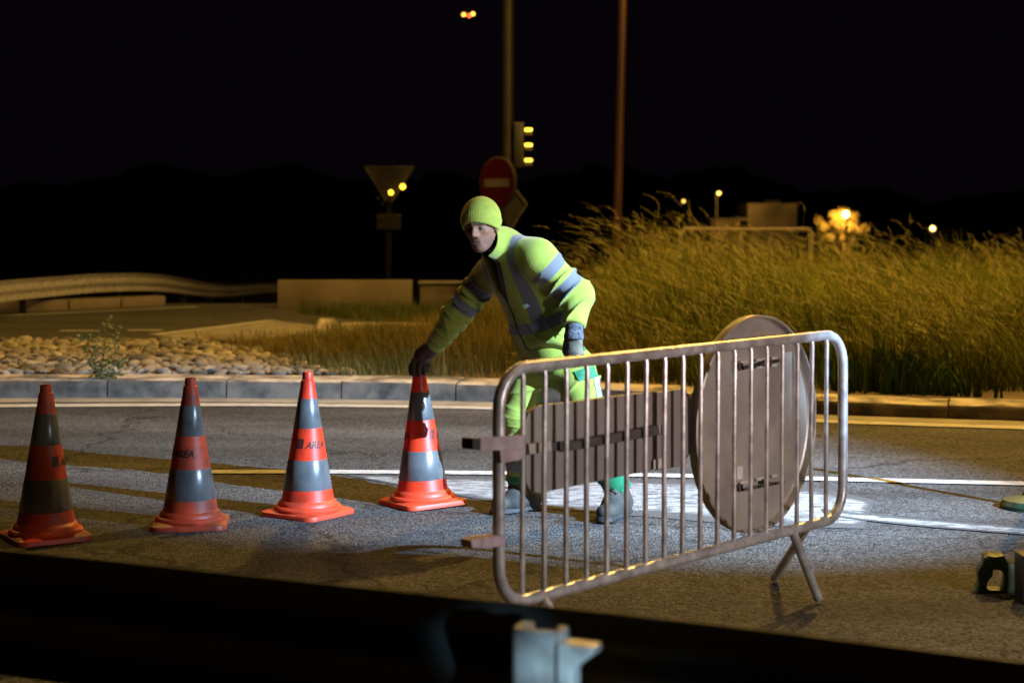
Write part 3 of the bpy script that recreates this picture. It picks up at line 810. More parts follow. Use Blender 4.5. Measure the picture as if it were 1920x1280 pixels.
def tall_h(x, y, r):
    d = y - kerb_y(x) - 0.5; ramp = min(1, 0.22 + d / 2.6) * min(1, max(0.25, (x - 0.1) / 1.3))
    return max(0.1, r.normal(0.55, 0.17) * ramp * (0.62 + 0.62 * clump(x * 1.4, y * 1.2)))
def tones_tall(x, y, r):
    dry = min(1, max(0, 0.42 + 0.5 * (clump(x + 3, y, 0.7) - 0.5) + r.normal(0, 0.25)))
    g = np.array((0.085, 0.155, 0.008)); s = np.array((0.27, 0.25, 0.03)); c = g * (1 - dry) + s * dry
    f = r.uniform(0.55, 1.35) * (0.55 + 0.75 * clump(x * 1.5, y * 1.5 + 2)); return (c[0] * f, c[1] * f, c[2] * f, 1)
grass_object('tall_grass', 38000, tall_sample, tall_h, 0.30, 0.0042, tones_tall, 'tall wild grass covering the mound on the right', 3)
def stem_h(x, y, r): return max(0.3, r.normal(0.72, 0.17) + 0.22 * math.exp(-((x - 1.7) / 0.6) ** 2)) * min(1, max(0.45, (x - 0.2) / 1.2)) * min(1, 0.35 + (y - kerb_y(x)) / 3.5)
def tones_stem(x, y, r):
    f = r.uniform(0.7, 1.3); return (0.22 * f, 0.21 * f, 0.04 * f, 1)
def stem_sample(r):
    s = tall_sample(r)
    if s is None: return None
    x, y = s
    if r.random() > 0.35 + 0.65 * clump(x * 1.3, y, 1.2): return None
    return s
grass_object('grass_seed_heads', 9000, stem_sample, stem_h, 0.42, 0.0026, tones_stem, 'pale seed heads nodding above the tall grass', 5, seedheads=0.85, nseg=5)
def mid_sample(r):
    y = r.uniform(15.0, 21.4); x = r.uniform(-3.6, 1.6)
    if y < kerb_y(x) + 0.5: return None
    if x < bed_right(y) - 0.25 and y < 19.2: return None
    if y > verge_back(x) - 0.1: return None
    return x, y
def mid_h(x, y, r):
    near = min(1, max(0.0, (x + 2.6) / 2.2))
    return max(0.04, r.normal(0.10 + 0.20 * near, 0.06) * (0.7 + 0.6 * clump(x * 2, y * 2)))
def tones_mid(x, y, r):
    dry = min(1, max(0, 0.6 + 0.6 * (clump(x * 1.6 + 1, y * 1.3) - 0.5) + r.normal(0, 0.2)))
    g = np.array((0.08, 0.10, 0.016)); s = np.array((0.27, 0.205, 0.055)); c = g * (1 - dry) + s * dry
    f = r.uniform(0.7, 1.25); return (c[0] * f, c[1] * f, c[2] * f, 1)
grass_object('short_grass', 22000, mid_sample, mid_h, 0.12, 0.0036, tones_mid, 'short dry grass between the stone bed and the mound', 8, nseg=3)
def far_sample(r):
    y = r.uniform(23.5, 27.6); x = r.uniform(-3.4, 1.0); return (x, y) if x > -3.4 + (27 - y) * 0.5 else None
def weed_sample(r):
    x = r.uniform(1.6, 6.0); y = kerb_y(x) + 0.55 + abs(r.normal(0, 0.55))
    return (x, y) if r.random() < (clump(x * 2.2, y * 1.7) - 0.25) * 1.1 * math.exp(-((x - 3.2) / 1.5) ** 2) else None
grass_object('broadleaf_weeds', 6500, weed_sample, lambda x, y, r: max(0.08, r.normal(0.30, 0.09)), 0.05, 0.013, lambda x, y, r: (0.045 * r.uniform(.6, 1.4), 0.085 * r.uniform(.6, 1.4), 0.012, 1), 'dark green broadleaf weeds at the foot of the grass mound', 15, nseg=3)
verge_keep = verge_z
def verge_z(x, y): return -0.03
grass_object('far_grass', 7000, far_sample, lambda x, y, r: max(0.05, r.normal(0.17, 0.07)), 0.15, 0.006, lambda x, y, r: (0.07 * r.uniform(.7, 1.3), 0.085 * r.uniform(.7, 1.3), 0.02, 1), 'grass growing in front of the far concrete wall', 9, nseg=3)
verge_z = verge_keep

# ---- leafy weed growing at the kerb
wp = P(192, 742, 0.0); weed = empty('weed_plant', (wp.x, wp.y, 0))
stems = [[(188, 742), (186, 715), (195, 660), (203, 600)], [(188, 742), (180, 700), (170, 660), (160, 630)], [(205, 738), (212, 705), (216, 650), (214, 612)], [(190, 740), (200, 700), (222, 680), (232, 690)]]
lf = MB()
for i, s in enumerate(stems):
    yo = random.uniform(-0.05, 0.05)
    pth = smoothpath([at(x, y, wp.y + yo * k_ / 3 - 0.05) for k_, (x, y) in enumerate(s)], 6)
    pth[0].z = max(pth[0].z, 0.0)
    MB().tube(pth, [0.006 * (1 - 0.7 * k_ / len(pth)) for k_ in range(len(pth))], 6).build('stem', M['bark'], weed)
    for k_ in range(3, len(pth)):
        for _ in range(11 if i != 3 else 5):
            p = pth[k_]; a = random.uniform(0, 6.28); L_ = random.uniform(0.025, 0.05) * (1.15 - 0.4 * k_ / len(pth))
            off_ = Vector((math.cos(a), math.sin(a), random.uniform(-0.2, 0.7))) ; tip = p + off_ * random.uniform(0.01, 0.06)
            d = (off_ + Vector((0, 0, random.uniform(-0.5, 0.6)))).normalized(); sd = d.cross(Vector((random.uniform(-1, 1), random.uniform(-1, 1), 1))).normalized() * L_ * 0.42
            lf.add([tip, tip + d * L_ * 0.5 + sd, tip + d * L_, tip + d * L_ * 0.5 - sd], [(0, 1, 2, 3)])
lf.build('foliage', M['leaf'], weed, smooth=False)
tag(weed, 'small leafy weed growing against the kerb in front of the stones', 'weed')

# ================================================================== FAR BACKGROUND, LEFT
fg = empty('guardrail', (-6, 29, 0))
fpath = smoothpath([(at(-160, 560, 21).x, 21.6, -0.16), (at(0, 560, 25).x, 25.0, -0.19), (at(110, 560, 27.5).x, 27.5, -0.22), (at(200, 560, 29.3).x, 29.3, -0.24), (at(300, 560, 32).x, 32, -0.36), (at(400, 560, 40).x, 40, -0.86), (at(460, 560, 48).x, 48, -1.22), (at(515, 560, 58).x, 58, -1.62), (at(640, 560, 80).x, 80, -2.7)], 6)
w_beam(fpath, 'rail', M['galv'], fg, 0.75)
for x_, y_, z_ in [tuple(fpath[i]) for i in (1, 5, 9, 12, 16, 20, 24, 27, 30, 33, 36, 39, 42)]:
    j_ = min(range(len(fpath)), key=lambda q: abs(fpath[q][1] - y_)); t_ = Vector(fpath[min(j_ + 1, len(fpath) - 1)]) - Vector(fpath[max(j_ - 1, 0)]); t_.z = 0; t_.normalize()
    MB().box((x_ - t_.y * 0.12, y_ + t_.x * 0.12, z_ + 0.28), (0.1, 0.06, 0.76)).build('post', M['pole'], fg)
tag(fg, 'distant curving guardrail beyond the side road on the left', 'guardrail')
lk = empty('low_wall', (-7, 27, 0))
lw = smoothpath([P(-250, 592), P(0, 584), P(150, 578), P(302, 571)], 5)
for a, b in zip(lw[::3], lw[3::3]):
    d = (b - a); d.z = 0
    ax = Matrix((d.normalized(), Vector((-d.y, d.x, 0)).normalized(), UZ)).transposed()
    MB().box((a + b) / 2 + UZ * 0.07, (d.length - 0.02, 0.3, 0.17), ax).build('kerb_block', M['concrete'], lk, bevel=0.02)
tag(lk, 'low concrete kerb wall beneath the distant guardrail', 'low wall')
cw = empty('concrete_wall', (-2.7, 28, 0))
a = at(514, 575, 27.6); b = at(775, 575, 28.4)
MB().box(((a.x + b.x) / 2, 28.1, 0.20), (b.x - a.x, 0.22, 0.50), rz=0.02).build('panel', M['concrete'], cw, bevel=0.015)
a = at(786, 575, 29.0); b = at(1300, 575, 29.5)
MB().box(((a.x + b.x) / 2, 29.3, 0.15), (b.x - a.x, 0.22, 0.38), rz=0.01).build('panel', M['concrete'], cw, bevel=0.015)
MB().box(((a.x + b.x) / 2, 29.27, 0.365), (b.x - a.x + 0.05, 0.30, 0.045), rz=0.01).build('coping', M['gutter'], cw, bevel=0.01)
tag(cw, 'low plain concrete wall beyond the far road', 'wall')
ik = empty('traffic_island_kerb', P(760, 618))
MB().box(P(614, 614) + UZ * 0.055, (0.36, 0.5, 0.13), rz=0.15, taper=0.6).build('nose_stone', M['kerb'], ik, bevel=0.03)
for i in range(4):
    a = P(640 + i * 66, 619.0 + i * 0.4); MB().box(a + Vector((0.23, 0.0, 0.045)), (0.455, 0.25, 0.11)).build('kerb_stone', M['kerb'], ik, bevel=0.02)
tag(ik, 'pale kerb nose of a traffic island beyond the short grass', 'kerb')

# give way sign seen from the back
gw = empty('give_way_sign', (at(728, 545, 33).x, 33, -0.05))
gx = gw.location.x
MB().tube([(gx, 33, -0.1), (gx + 0.02, 33, at(728, 312, 33).z)], 0.055, 12).build('post', M['pole'], gw)
D_ = 32.9
tri = [at(684, 313, D_), at(776, 313, D_), at(736, 378, D_), at(724, 378, D_)]
MB().prism(tri, (0, 0.03, 0)).build('plate', M['signdark'], gw, smooth=False, bevel=0.008)
for a, b in ((tri[0], tri[1]), (tri[1], tri[2]), (tri[3], tri[0])):
    MB().tube([a + Vector((0, -0.015, 0)), b + Vector((0, -0.015, 0))], 0.012, 6).build('rim', M['signrim'], gw)
MB().box(at(729, 416, 32.9), (0.47, 0.025, 0.30)).build('supplementary_plate', M['signdark'], gw, smooth=False, bevel=0.008)
amber = mat('amber_dot', (0.8, 0.5, 0.05), emit=(1.0, 0.50, 0.03), estr=6)  # added glow for two bright dots on the sign, no known lamps
for px, py, r_ in ((733, 361, 0.042), (755, 350, 0.047)):
    c = at(px, py, 32.75); o = MB().lathe([(0.001, -0.02), (r_, -0.02), (r_ * 1.1, 0.0), (r_ * 0.8, r_ * 0.6), (0.001, r_ * 0.8)], 16).build('amber_dot', amber, gw)
    o.matrix_parent_inverse = Matrix.Identity(4); o.location = c - gw.location; o.rotation_euler = (R(90), 0, 0)
for px, py in ((709, 371), (717, 382), (733, 378), (717, 407), (750, 405)):
    MB().tube([at(px, py, 32.80), at(px, py, 32.86)], 0.018, 8).build('bolt', M['signwhite'], gw)
tag(gw, 'triangular give way sign seen from behind on a thin post', 'road sign')

# no entry sign, signal and second plate on the tall lamp post
ne = empty('no_entry_sign', at(932, 392, 27.6))
cN = at(932, 343, 27.55); nN = Vector((-0.72, -0.69, 0)).normalized(); sN = Vector((-nN.y, nN.x, 0))
if sN.x < 0: sN = -sN
def discp(c, r, off, n=48): return [c + nN * off + (sN * math.cos(2 * math.pi * i / n) + UZ * math.sin(2 * math.pi * i / n)) * r for i in range(n)]
MB().prism(discp(cN, 0.425, 0.0), -nN * 0.045).build('rim', M['signrim'], ne, bevel=0.006)
MB().prism(discp(cN, 0.40, 0.008), -nN * 0.006).build('red_disc', M['signred'], ne, smooth=False)
bx = [cN + nN * 0.013 + sN * a + UZ * b for a, b in ((-0.29, -0.065), (0.29, -0.065), (0.29, 0.065), (-0.29, 0.065))]
MB().prism(bx, -nN * 0.004).build('white_bar', M['signwhite'], ne, smooth=False)
MB().tube([cN - nN * 0.04, Vector((pb.x, 28, cN.z))], 0.02, 8).build('bracket', M['pole'], ne)
tag(ne, 'round no entry sign, red with a pale bar, behind the worker', 'road sign')
ds = empty('diamond_sign', at(960, 430, 27.8))
outl = [(968, 357), (988, 383), (957, 432), (938, 405), (950, 372)]
MB().prism([at(x, y, 27.75 + (x - 938) * 0.004) for x, y in outl], (0.01, 0.035, 0)).build('plate', M['signdark'], ds, smooth=False, bevel=0.006)
MB().tube([at(968, 357, 27.8), at(988, 383, 27.88)], 0.016, 8).build('rim', M['signwhite'], ds)
MB().tube([at(988, 383, 27.88), at(957, 432, 27.78)], 0.010, 8).build('rim', M['signrim'], ds)
tag(ds, 'pointed sign plate seen from behind below the no entry sign', 'road sign')
ts = empty('traffic_light', at(975, 315, 27.9))
a = at(973, 273, 27.9)
MB().box(a, (0.17, 0.24, 0.74), taper=1.0).build('housing', M['black'], ts, bevel=0.03)
MB().box(at(972, 233, 27.9), (0.16, 0.2, 0.05), rz=0.2).build('cap', M['signrim'], ts, bevel=0.01)
ambl = mat('amber_glow', (0.8, 0.55, 0.05), emit=(1.0, 0.58, 0.05), estr=4)
for py in (243.5, 272, 300.5):
    c = at(983, py, 27.82); vis = MB()
    for q in range(9):
        an = R(20 + 140 * q / 8)
    prof_ = [(math.cos(R(10 + 160 * q / 10)), math.sin(R(10 + 160 * q / 10))) for q in range(11)]
    vs = []
    for xx in (0.0, 0.13):
        for ca, sa in prof_: vs.append(c + Vector((xx, ca * 0.10 + 0.05, sa * 0.09 - 0.10)))
    vis.add(vs, [(q, q + 1, 12 + q, 11 + q) for q in range(10)]); vis.build('visor', M['black'], ts)
    l_ = MB().box(at(991, py, 27.72), (0.125, 0.03, 0.052)).build('amber_strip', ambl, ts, bevel=0.014)  # self-glowing amber strip beside each visor
MB().tube([at(966, 273, 27.95), Vector((pb.x, 28, at(966, 273, 27.95).z))], 0.025, 8).build('bracket', M['pole'], ts)
tag(ts, 'traffic light on the lamp post seen from the side, three amber strips glowing', 'traffic light')

# aircraft with three lights, far away
ac = empty('aircraft', at(877, 27, 900))
c0 = Vector(ac.location)
f_ = MB().lathe([(0.01, -9), (0.9, -7), (1.3, -4), (1.3, 5), (0.5, 10), (0.05, 11)], 14).build('fuselage', M['black'], ac)
f_.matrix_parent_inverse = Matrix.Identity(4); f_.rotation_euler = (R(-90), 0, 0)
MB().prism([c0 + Vector(q) for q in ((-10, 1, 0.2), (-1, -2, -0.4), (1, -2, -0.4), (10, 1, 0.2), (10, 2.2, 0.2), (1, 2, -0.4), (-1, 2, -0.4), (-10, 2.2, 0.2))], (0, 0, 0.3)).build('wing', M['black'], ac, smooth=False)
MB().prism([c0 + Vector(q) for q in ((-0.1, 7, 1), (-0.1, 10.5, 1), (-0.1, 11, 4), (-0.1, 9.5, 4))], (0.2, 0, 0)).build('tail_fin', M['black'], ac, smooth=False)
for px, py, colr, st in ((869.5, 28, (1.0, 0.42, 0.06), 9), (880, 30, (1.0, 0.12, 0.03), 7), (887, 26.5, (1.0, 0.45, 0.08), 9)):
    MB().lathe([(0.01, -0.75), (0.55, -0.5), (0.75, 0), (0.55, 0.5), (0.01, 0.75)], 12, at(px, py, 895)).build('lamp', mat('aircraft_lamp', (0.1, 0.1, 0.1), emit=colr, estr=st), ac)
tag(ac, 'aircraft showing two orange lights and a red one high in the sky', 'aircraft')

# ================================================================== FAR BACKGROUND, RIGHT
mf = empty('metal_frame', (at(1400, 480, 24).x, 24, 0))
MB().tube([at(1275, 500, 24), at(1276, 440, 24), at(1284, 429, 24), at(1400, 431, 24), at(1514, 430, 24), at(1523, 440, 24), at(1519, 510, 24)], 0.032, 10).build('rail', M['concrete'], mf)
for px in (1275, 1389, 1519):
    a = at(px, 432, 24); MB().tube([a, Vector((a.x, 24, 0.0))], 0.03, 8).build('post', M['concrete'], mf)
tag(mf, 'thin metal railing frame standing in the tall grass', 'railing')
bl = empty('flat_roof_building', (at(1410, 430, 150).x, 152, ground_z(0, 150)))
gz = ground_z(0, 150)
def block(x0, x1, ytop, D, dep, name='wall'):
    a = at(x0, ytop, D); b = at(x1, ytop, D); 
    return MB().box(((a.x + b.x) / 2, D + dep / 2, (a.z + gz) / 2), (b.x - a.x, dep, a.z - gz)).build(name, M['render_wall'], bl, smooth=False)
block(1334, 1402, 412, 151, 6); block(1402, 1494, 384, 150, 7); block(1436, 1462, 376, 153, 2, 'roof_box')
for x0, x1, y0 in ((1332, 1402, 411.5), (1400.5, 1495.5, 383)):
    a = at(x0, y0, 149.8); b = at(x1, y0, 149.8); MB().box(((a.x + b.x) / 2, 153.2, a.z), (b.x - a.x, 7.4, 0.14)).build('parapet', M['concrete'], bl, smooth=False)
tag(bl, 'pale flat roofed building beyond the grass mound', 'building')
def far_lamp(px, py, D, post_px, colr, strength, light, rad_, label, hide_post=False):
    t = empty('street_lamp', (at(post_px, 430, D).x, D, ground_z(0, D))); c = at(px, py, D)
    px_ = t.location.x
    MB().tube([(px_, D, t.location.z), (px_, D, c.z + 0.12)], 0.11, 8).build('post', M['concrete'], t)
    MB().tube([(px_, D, c.z + 0.10), (c.x, D - 0.1, c.z + 0.16)], 0.06, 6).build('arm', M['pole'], t)
    MB().lathe([(0.01, -rad_), (rad_ * 0.75, -rad_ * 0.6), (rad_, 0), (rad_ * 0.75, rad_ * 0.6), (0.01, rad_)], 12, c).build('lamp_globe', mat('lamp_globe', (0.8, 0.6, 0.3), emit=colr, estr=strength), t)
    if light: point_light('lamp_light', c + Vector((0, 0.5, 0.1)), light, colr, 0.2, t)
    tag(t, label, 'street lamp', 'distant street lamps'); return t
far_lamp(1348, 362, 140, 1342, (1.0, 0.62, 0.12), 6, 600, 0.15, 'distant street lamp with amber head left of the pale building')
far_lamp(1282, 377, 190, 1284, (1.0, 0.62, 0.10), 4, 0, 0.18, 'faint amber street lamp farthest left above the grass')
far_lamp(1585.5, 402, 138.2, 1588, (1.0, 0.52, 0.10), 40, 5000, 0.27, 'brightest orange street lamp glowing in front of a tree')
far_lamp(1749, 428, 120, 1753, (1.0, 0.62, 0.20), 7, 700, 0.19, 'distant street lamp with white head at the far right')
# tree lit by the lamp
tr = empty('round_tree', (at(1585, 430, 141).x, 141, ground_z(0, 141)))
tz = tr.location.z; tx = tr.location.x
MB().tube([(tx, 141, tz), (tx + 0.1, 141, tz + 2), (tx - 0.1, 141, tz + 4.6)], [0.28, 0.2, 0.1], 10).build('trunk', M['bark'], tr)
lims = MB()
for q in range(6):
    a = q * 1.05; lims.tube([(tx, 141, tz + 2.4 + 0.2 * q), (tx + 1.2 * math.cos(a), 141 + 1.2 * math.sin(a), tz + 4 + 0.25 * q)], [0.09, 0.03], 6)
lims.build('limbs', M['bark'], tr)
cr = MB(); cc = at(1583, 424, 141)
lob = [(cc + Vector((random.gauss(0, 0.75), random.gauss(0, 0.45), random.gauss(0, 0.48))), random.uniform(0.3, 0.5)) for _ in range(60)]
for _ in range(9000):
    c, rr_ = random.choice(lob); d = Vector((random.gauss(0, 1), random.gauss(0, 1), random.gauss(0, 1))).normalized()
    p = c + d * rr_ * random.uniform(0.55, 1.05); s = random.uniform(0.06, 0.13)
    a = Vector((random.gauss(0, 1), random.gauss(0, 1), random.gauss(0, 1))).normalized(); b = a.orthogonal().normalized()
    cr.add([p - a * s, p + b * s * 0.5, p + a * s, p - b * s * 0.5], [(0, 1, 2, 3)])
cr.build('crown', M['treeleaf'], tr, smooth=False)
tag(tr, 'round tree lit orange by the street lamp before it', 'tree')
#PERSON_BEGIN
# ================================================================== PERSON
def A(px, py, D): return np.array(at(px, py, D), dtype=np.float64)
def nrm(v): v = np.array(v, dtype=np.float64); return v / np.linalg.norm(v)
def cap(p, a, b, ra, rb, n=None, k=1.0):
    """tapered capsule; n, k squash its section along n"""
    ab = b - a; t = np.clip(((p - a) @ ab) / (ab @ ab), 0, 1); q = p - a - t[:, None] * ab
    if n is not None:
        c = q @ n; q = q + np.outer(c * (1 / k - 1), n); return (np.sqrt((q * q).sum(1)) - (ra + (rb - ra) * t)) * min(k, 1.0)
    return np.sqrt((q * q).sum(1)) - (ra + (rb - ra) * t)
def ell(p, c, B, r):
    q = (p - c) @ B.T / np.array(r); l = np.sqrt((q * q).sum(1)); return (l - 1) * min(r)
def smin(a, b, k): h = np.maximum(k - np.abs(a - b), 0) / k; return np.minimum(a, b) - h * h * k * 0.25
def smax(a, b, k): return -smin(-a, -b, k)
def surface(f, lo, hi, h):
    lo = np.array(lo) - 2 * h; hi = np.array(hi) + 2 * h
    B = 8; n = (np.ceil((hi - lo) / h / B).astype(int)) * B; nb = n // B
    ax = [lo[i] + h * np.arange(n[i]) for i in range(3)]
    bc = [lo[i] + h * (np.arange(nb[i]) * B + (B - 1) / 2) for i in range(3)]
    G = np.stack(np.meshgrid(*bc, indexing='ij'), -1).reshape(-1, 3); dc = f(G)
    val = np.repeat(np.repeat(np.repeat(dc.reshape(nb), B, 0), B, 1), B, 2).astype(np.float32)
    act = np.where(np.abs(dc) < h * B * 1.3 + 0.02)[0]
    loc = np.stack(np.meshgrid(*[np.arange(B)] * 3, indexing='ij'), -1).reshape(-1, 3)
    for ch in np.array_split(act, max(1, len(act) // 400)):
        bi = np.stack(np.unravel_index(ch, nb), -1) * B
        idx = (bi[:, None, :] + loc[None]).reshape(-1, 3)
        val[idx[:, 0], idx[:, 1], idx[:, 2]] = f(lo + idx * h)
    s = val < 0
    c = [s[i:n[0] - 1 + i, j:n[1] - 1 + j, k:n[2] - 1 + k] for i in (0, 1) for j in (0, 1) for k in (0, 1)]
    cnt = sum(x.astype(np.int8) for x in c); m = (cnt > 0) & (cnt < 8)
    cells = np.argwhere(m); vid = -np.ones(m.shape, dtype=np.int64); vid[m] = np.arange(len(cells))
    acc = np.zeros((len(cells), 3)); num = np.zeros(len(cells))
    cs = [(i, j, k) for i in (0, 1) for j in (0, 1) for k in (0, 1)]
    for a in range(8):
        for b in range(a + 1, 8):
            if sum(abs(x - y) for x, y in zip(cs[a], cs[b])) != 1: continue
            pa = cells + cs[a]; pb_ = cells + cs[b]
            va = val[pa[:, 0], pa[:, 1], pa[:, 2]]; vb = val[pb_[:, 0], pb_[:, 1], pb_[:, 2]]
            x = (va < 0) != (vb < 0); t = np.where(x, va / np.where(va == vb, 1, va - vb), 0)
            acc += np.where(x[:, None], pa + t[:, None] * (pb_ - pa), 0); num += x
    V = lo + acc / num[:, None] * h
    Fs = []
    for axi in range(3):
        o = [i for i in range(3) if i != axi]
        sl0 = [slice(None)] * 3; sl1 = [slice(None)] * 3; sl0[axi] = slice(0, -1); sl1[axi] = slice(1, None)
        e = np.argwhere(s[tuple(sl0)] != s[tuple(sl1)])
        e = e[(e[:, o[0]] > 0) & (e[:, o[1]] > 0) & (e[:, o[0]] < m.shape[o[0]]) & (e[:, o[1]] < m.shape[o[1]]) & (e[:, axi] < m.shape[axi])]
        q = []
        for d0, d1 in ((0, 0), (1, 0), (1, 1), (0, 1)):
            w_ = e.copy(); w_[:, o[0]] -= d0; w_[:, o[1]] -= d1; q.append(vid[w_[:, 0], w_[:, 1], w_[:, 2]])
        q = np.stack(q, -1); inside = s[e[:, 0], e[:, 1], e[:, 2]]
        flip = inside ^ (axi == 1); q[flip] = q[flip][:, ::-1]
        Fs.append(q)
    Fq = np.concatenate(Fs); Fq = Fq[(Fq >= 0).all(1)]
    return V, Fq
def sdf_object(name, f, lo, hi, h, m, parent, tone=None, relax=1):
    V, Q = surface(f, lo, hi, h)
    # one pull towards the true surface
    e = 0.002
    for _ in range(relax):
        g_ = np.stack([(f(V + d) - f(V - d)) / (2 * e) for d in np.eye(3) * e], -1)
        g_ /= np.maximum(np.linalg.norm(g_, axis=1, keepdims=True), 0.3); V = V - np.clip(f(V), -h / 2, h / 2)[:, None] * g_
    me = bpy.data.meshes.new(name); me.from_pydata(V.tolist(), [], Q.tolist()); me.update()
    me.polygons.foreach_set('use_smooth', [True] * len(me.polygons))
    bm = bmesh.new(); bm.from_mesh(me); bmesh.ops.recalc_face_normals(bm, faces=bm.faces); bm.to_mesh(me); bm.free()
    if tone is not None:
        T = tone(V).astype(np.float32)
        at_ = me.attributes.new('tone', 'FLOAT_COLOR', 'POINT'); at_.data.foreach_set('color', np.concatenate([T, np.ones((len(V), 1), np.float32)], 1).ravel())
    me.materials.append(m)
    o = bpy.data.objects.new(name, me); col.objects.link(o); adopt(o, parent); return o
def march(f, px, py, d0=7.9, d1=9.8):
    d = np.array(((px - 960) / F, 1.0, -(py - HY) / F)); o = np.array((0, 0, H)); s = d0
    for _ in range(200):
        v_ = float(f((o + d * s)[None])[0])
        if v_ < 0.0004: break
        s += max(v_ * 0.5, 0.0004)
        if s > d1: return None
    p = o + d * s; e = 0.004
    g_ = np.array([float(f((p + q)[None])[0] - f((p - q)[None])[0]) for q in np.eye(3) * e]); return p, g_ / (np.linalg.norm(g_) + 1e-9)
def patch(name, f, quad, nu, nv, off, m, parent):
    """thin piece of cloth lying on a garment: a grid spread over four corners and dropped onto the surface"""
    q = [np.array(c, dtype=float) for c in quad]; vs = []
    for j in range(nv + 1):
        for i in range(nu + 1):
            u, v_ = i / nu, j / nv
            c = (q[0] * (1 - u) + q[1] * u) * (1 - v_) + (q[3] * (1 - u) + q[2] * u) * v_
            r_ = march(f, c[0], c[1])
            if r_ is None: r_ = (vs[-1][0], vs[-1][1]) if vs else (A(c[0], c[1], 8.8), np.array((0, -1.0, 0)))
            vs.append(r_)
    n = (nu + 1) * (nv + 1)
    V = [tuple(p + g_ * off) for p, g_ in vs] + [tuple(p - g_ * 0.003) for p, g_ in vs]
    w_ = nu + 1; fs = [(j * w_ + i, j * w_ + i + 1, (j + 1) * w_ + i + 1, (j + 1) * w_ + i) for j in range(nv) for i in range(nu)]
    bd_ = [i for i in range(w_)] + [j * w_ + nu for j in range(1, nv + 1)] + [nv * w_ + i for i in range(nu - 1, -1, -1)] + [j * w_ for j in range(nv - 1, 0, -1)]
    fs += [(bd_[i], bd_[(i + 1) % len(bd_)], bd_[(i + 1) % len(bd_)] + n, bd_[i] + n) for i in range(len(bd_))]
    return MB().add(V, fs).build(name, m, parent)
def vnoise(p, s, seed=0):
    """cheap smooth noise from sines"""
    r = np.random.default_rng(seed); out = 0
    for i in range(5):
        d = r.normal(size=3); d /= np.linalg.norm(d); out = out + np.sin(p @ d * s * r.uniform(0.7, 1.6) + r.uniform(0, 6.28))
    return out / 5

# ---- materials of the clothes: colours come from masks stored on the mesh (0.5 = edge of a band)
def garment(name, base, c1, c2, rough=0.75, bump=0.6, bscale=90, sheen=0.2, reflect_rough=0.45):
    m = bpy.data.materials.new(name); m.use_nodes = True
    n = m.node_tree; b = n.nodes['Principled BSDF']; L = n.links.new
    a = n.nodes.new('ShaderNodeAttribute'); a.attribute_name = 'tone'; sp_ = n.nodes.new('ShaderNodeSeparateColor'); L(a.outputs['Color'], sp_.inputs[0])
    tc = n.nodes.new('ShaderNodeTexCoord')
    nz = n.nodes.new('ShaderNodeTexNoise'); nz.inputs['Scale'].default_value = 7; nz.inputs['Detail'].default_value = 8; L(tc.outputs['Object'], nz.inputs['Vector'])
    rp = n.nodes.new('ShaderNodeValToRGB'); rp.color_ramp.elements[0].position = 0.3; rp.color_ramp.elements[1].position = 0.62
    rp.color_ramp.elements[0].color = (*[c * 0.82 for c in base], 1); rp.color_ramp.elements[1].color = (*base, 1); L(nz.outputs['Fac'], rp.inputs[0])
    last = rp.outputs[0]
    for i, c in enumerate((c1, c2)):
        st = n.nodes.new('ShaderNodeMapRange'); st.inputs['From Min'].default_value = 0.46; st.inputs['From Max'].default_value = 0.54; L(sp_.outputs[i], st.inputs['Value'])
        mx = n.nodes.new('ShaderNodeMixRGB'); L(st.outputs[0], mx.inputs[0]); L(last, mx.inputs[1]); mx.inputs[2].default_value = (*c, 1); last = mx.outputs[0]
    L(last, b.inputs['Base Color']); b.inputs['Roughness'].default_value = rough; b.inputs['Sheen Weight'].default_value = sheen
    b.inputs['Specular IOR Level'].default_value = 0.25
    bz = n.nodes.new('ShaderNodeTexNoise'); bz.inputs['Scale'].default_value = bscale; bz.inputs['Detail'].default_value = 5; L(tc.outputs['Object'], bz.inputs['Vector'])
    bq = n.nodes.new('ShaderNodeTexNoise'); bq.noise_type = 'RIDGED_MULTIFRACTAL'; bq.inputs['Scale'].default_value = 6.5; bq.inputs['Detail'].default_value = 2.2; bq.inputs['Distortion'].default_value = 0.5; L(tc.outputs['Object'], bq.inputs['Vector'])
    ad = n.nodes.new('ShaderNodeMath'); ad.operation = 'MULTIPLY_ADD'; ad.inputs[1].default_value = 0.12; L(bz.outputs['Fac'], ad.inputs[0]); L(bq.outputs['Fac'], ad.inputs[2])
    bp_ = n.nodes.new('ShaderNodeBump'); bp_.inputs['Strength'].default_value = bump; bp_.inputs['Distance'].default_value = 0.02
    L(ad.outputs[0], bp_.inputs['Height']); L(bp_.outputs[0], b.inputs['Normal'])
    return m
HIVIS = (0.24, 0.30, 0.042)
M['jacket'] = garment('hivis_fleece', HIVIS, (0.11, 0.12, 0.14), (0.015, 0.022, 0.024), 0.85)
M['trousers'] = garment('hivis_trousers', HIVIS, (0.14, 0.15, 0.17), (0.008, 0.14, 0.06), 0.7)
M['beanie'] = mat('hivis_knit', (0.30, 0.34, 0.045), 0.9, var=0.08, vscale=30, bump=0.35, bscale=130)
M['green_cloth'] = mat('green_cloth', (0.008, 0.14, 0.06), 0.75, var=0.15, vscale=30, bump=0.2, bscale=120)
M['reflect'] = mat('reflective_tape', (0.2, 0.21, 0.22), 0.45, var=0.1, vscale=40)
M['skin'] = attr_mat('skin', 'tone', 0.55, bump=0.12, bscale=150)
M['glove'] = mat('work_glove', (0.14, 0.125, 0.09), 0.85, color2=(0.07, 0.064, 0.05), vscale=22, vdetail=8, bump=0.35, bscale=120)
M['glove_dark'] = mat('leather_glove', (0.075, 0.045, 0.032), 0.7, color2=(0.03, 0.02, 0.016), vscale=25, bump=0.3, bscale=90)
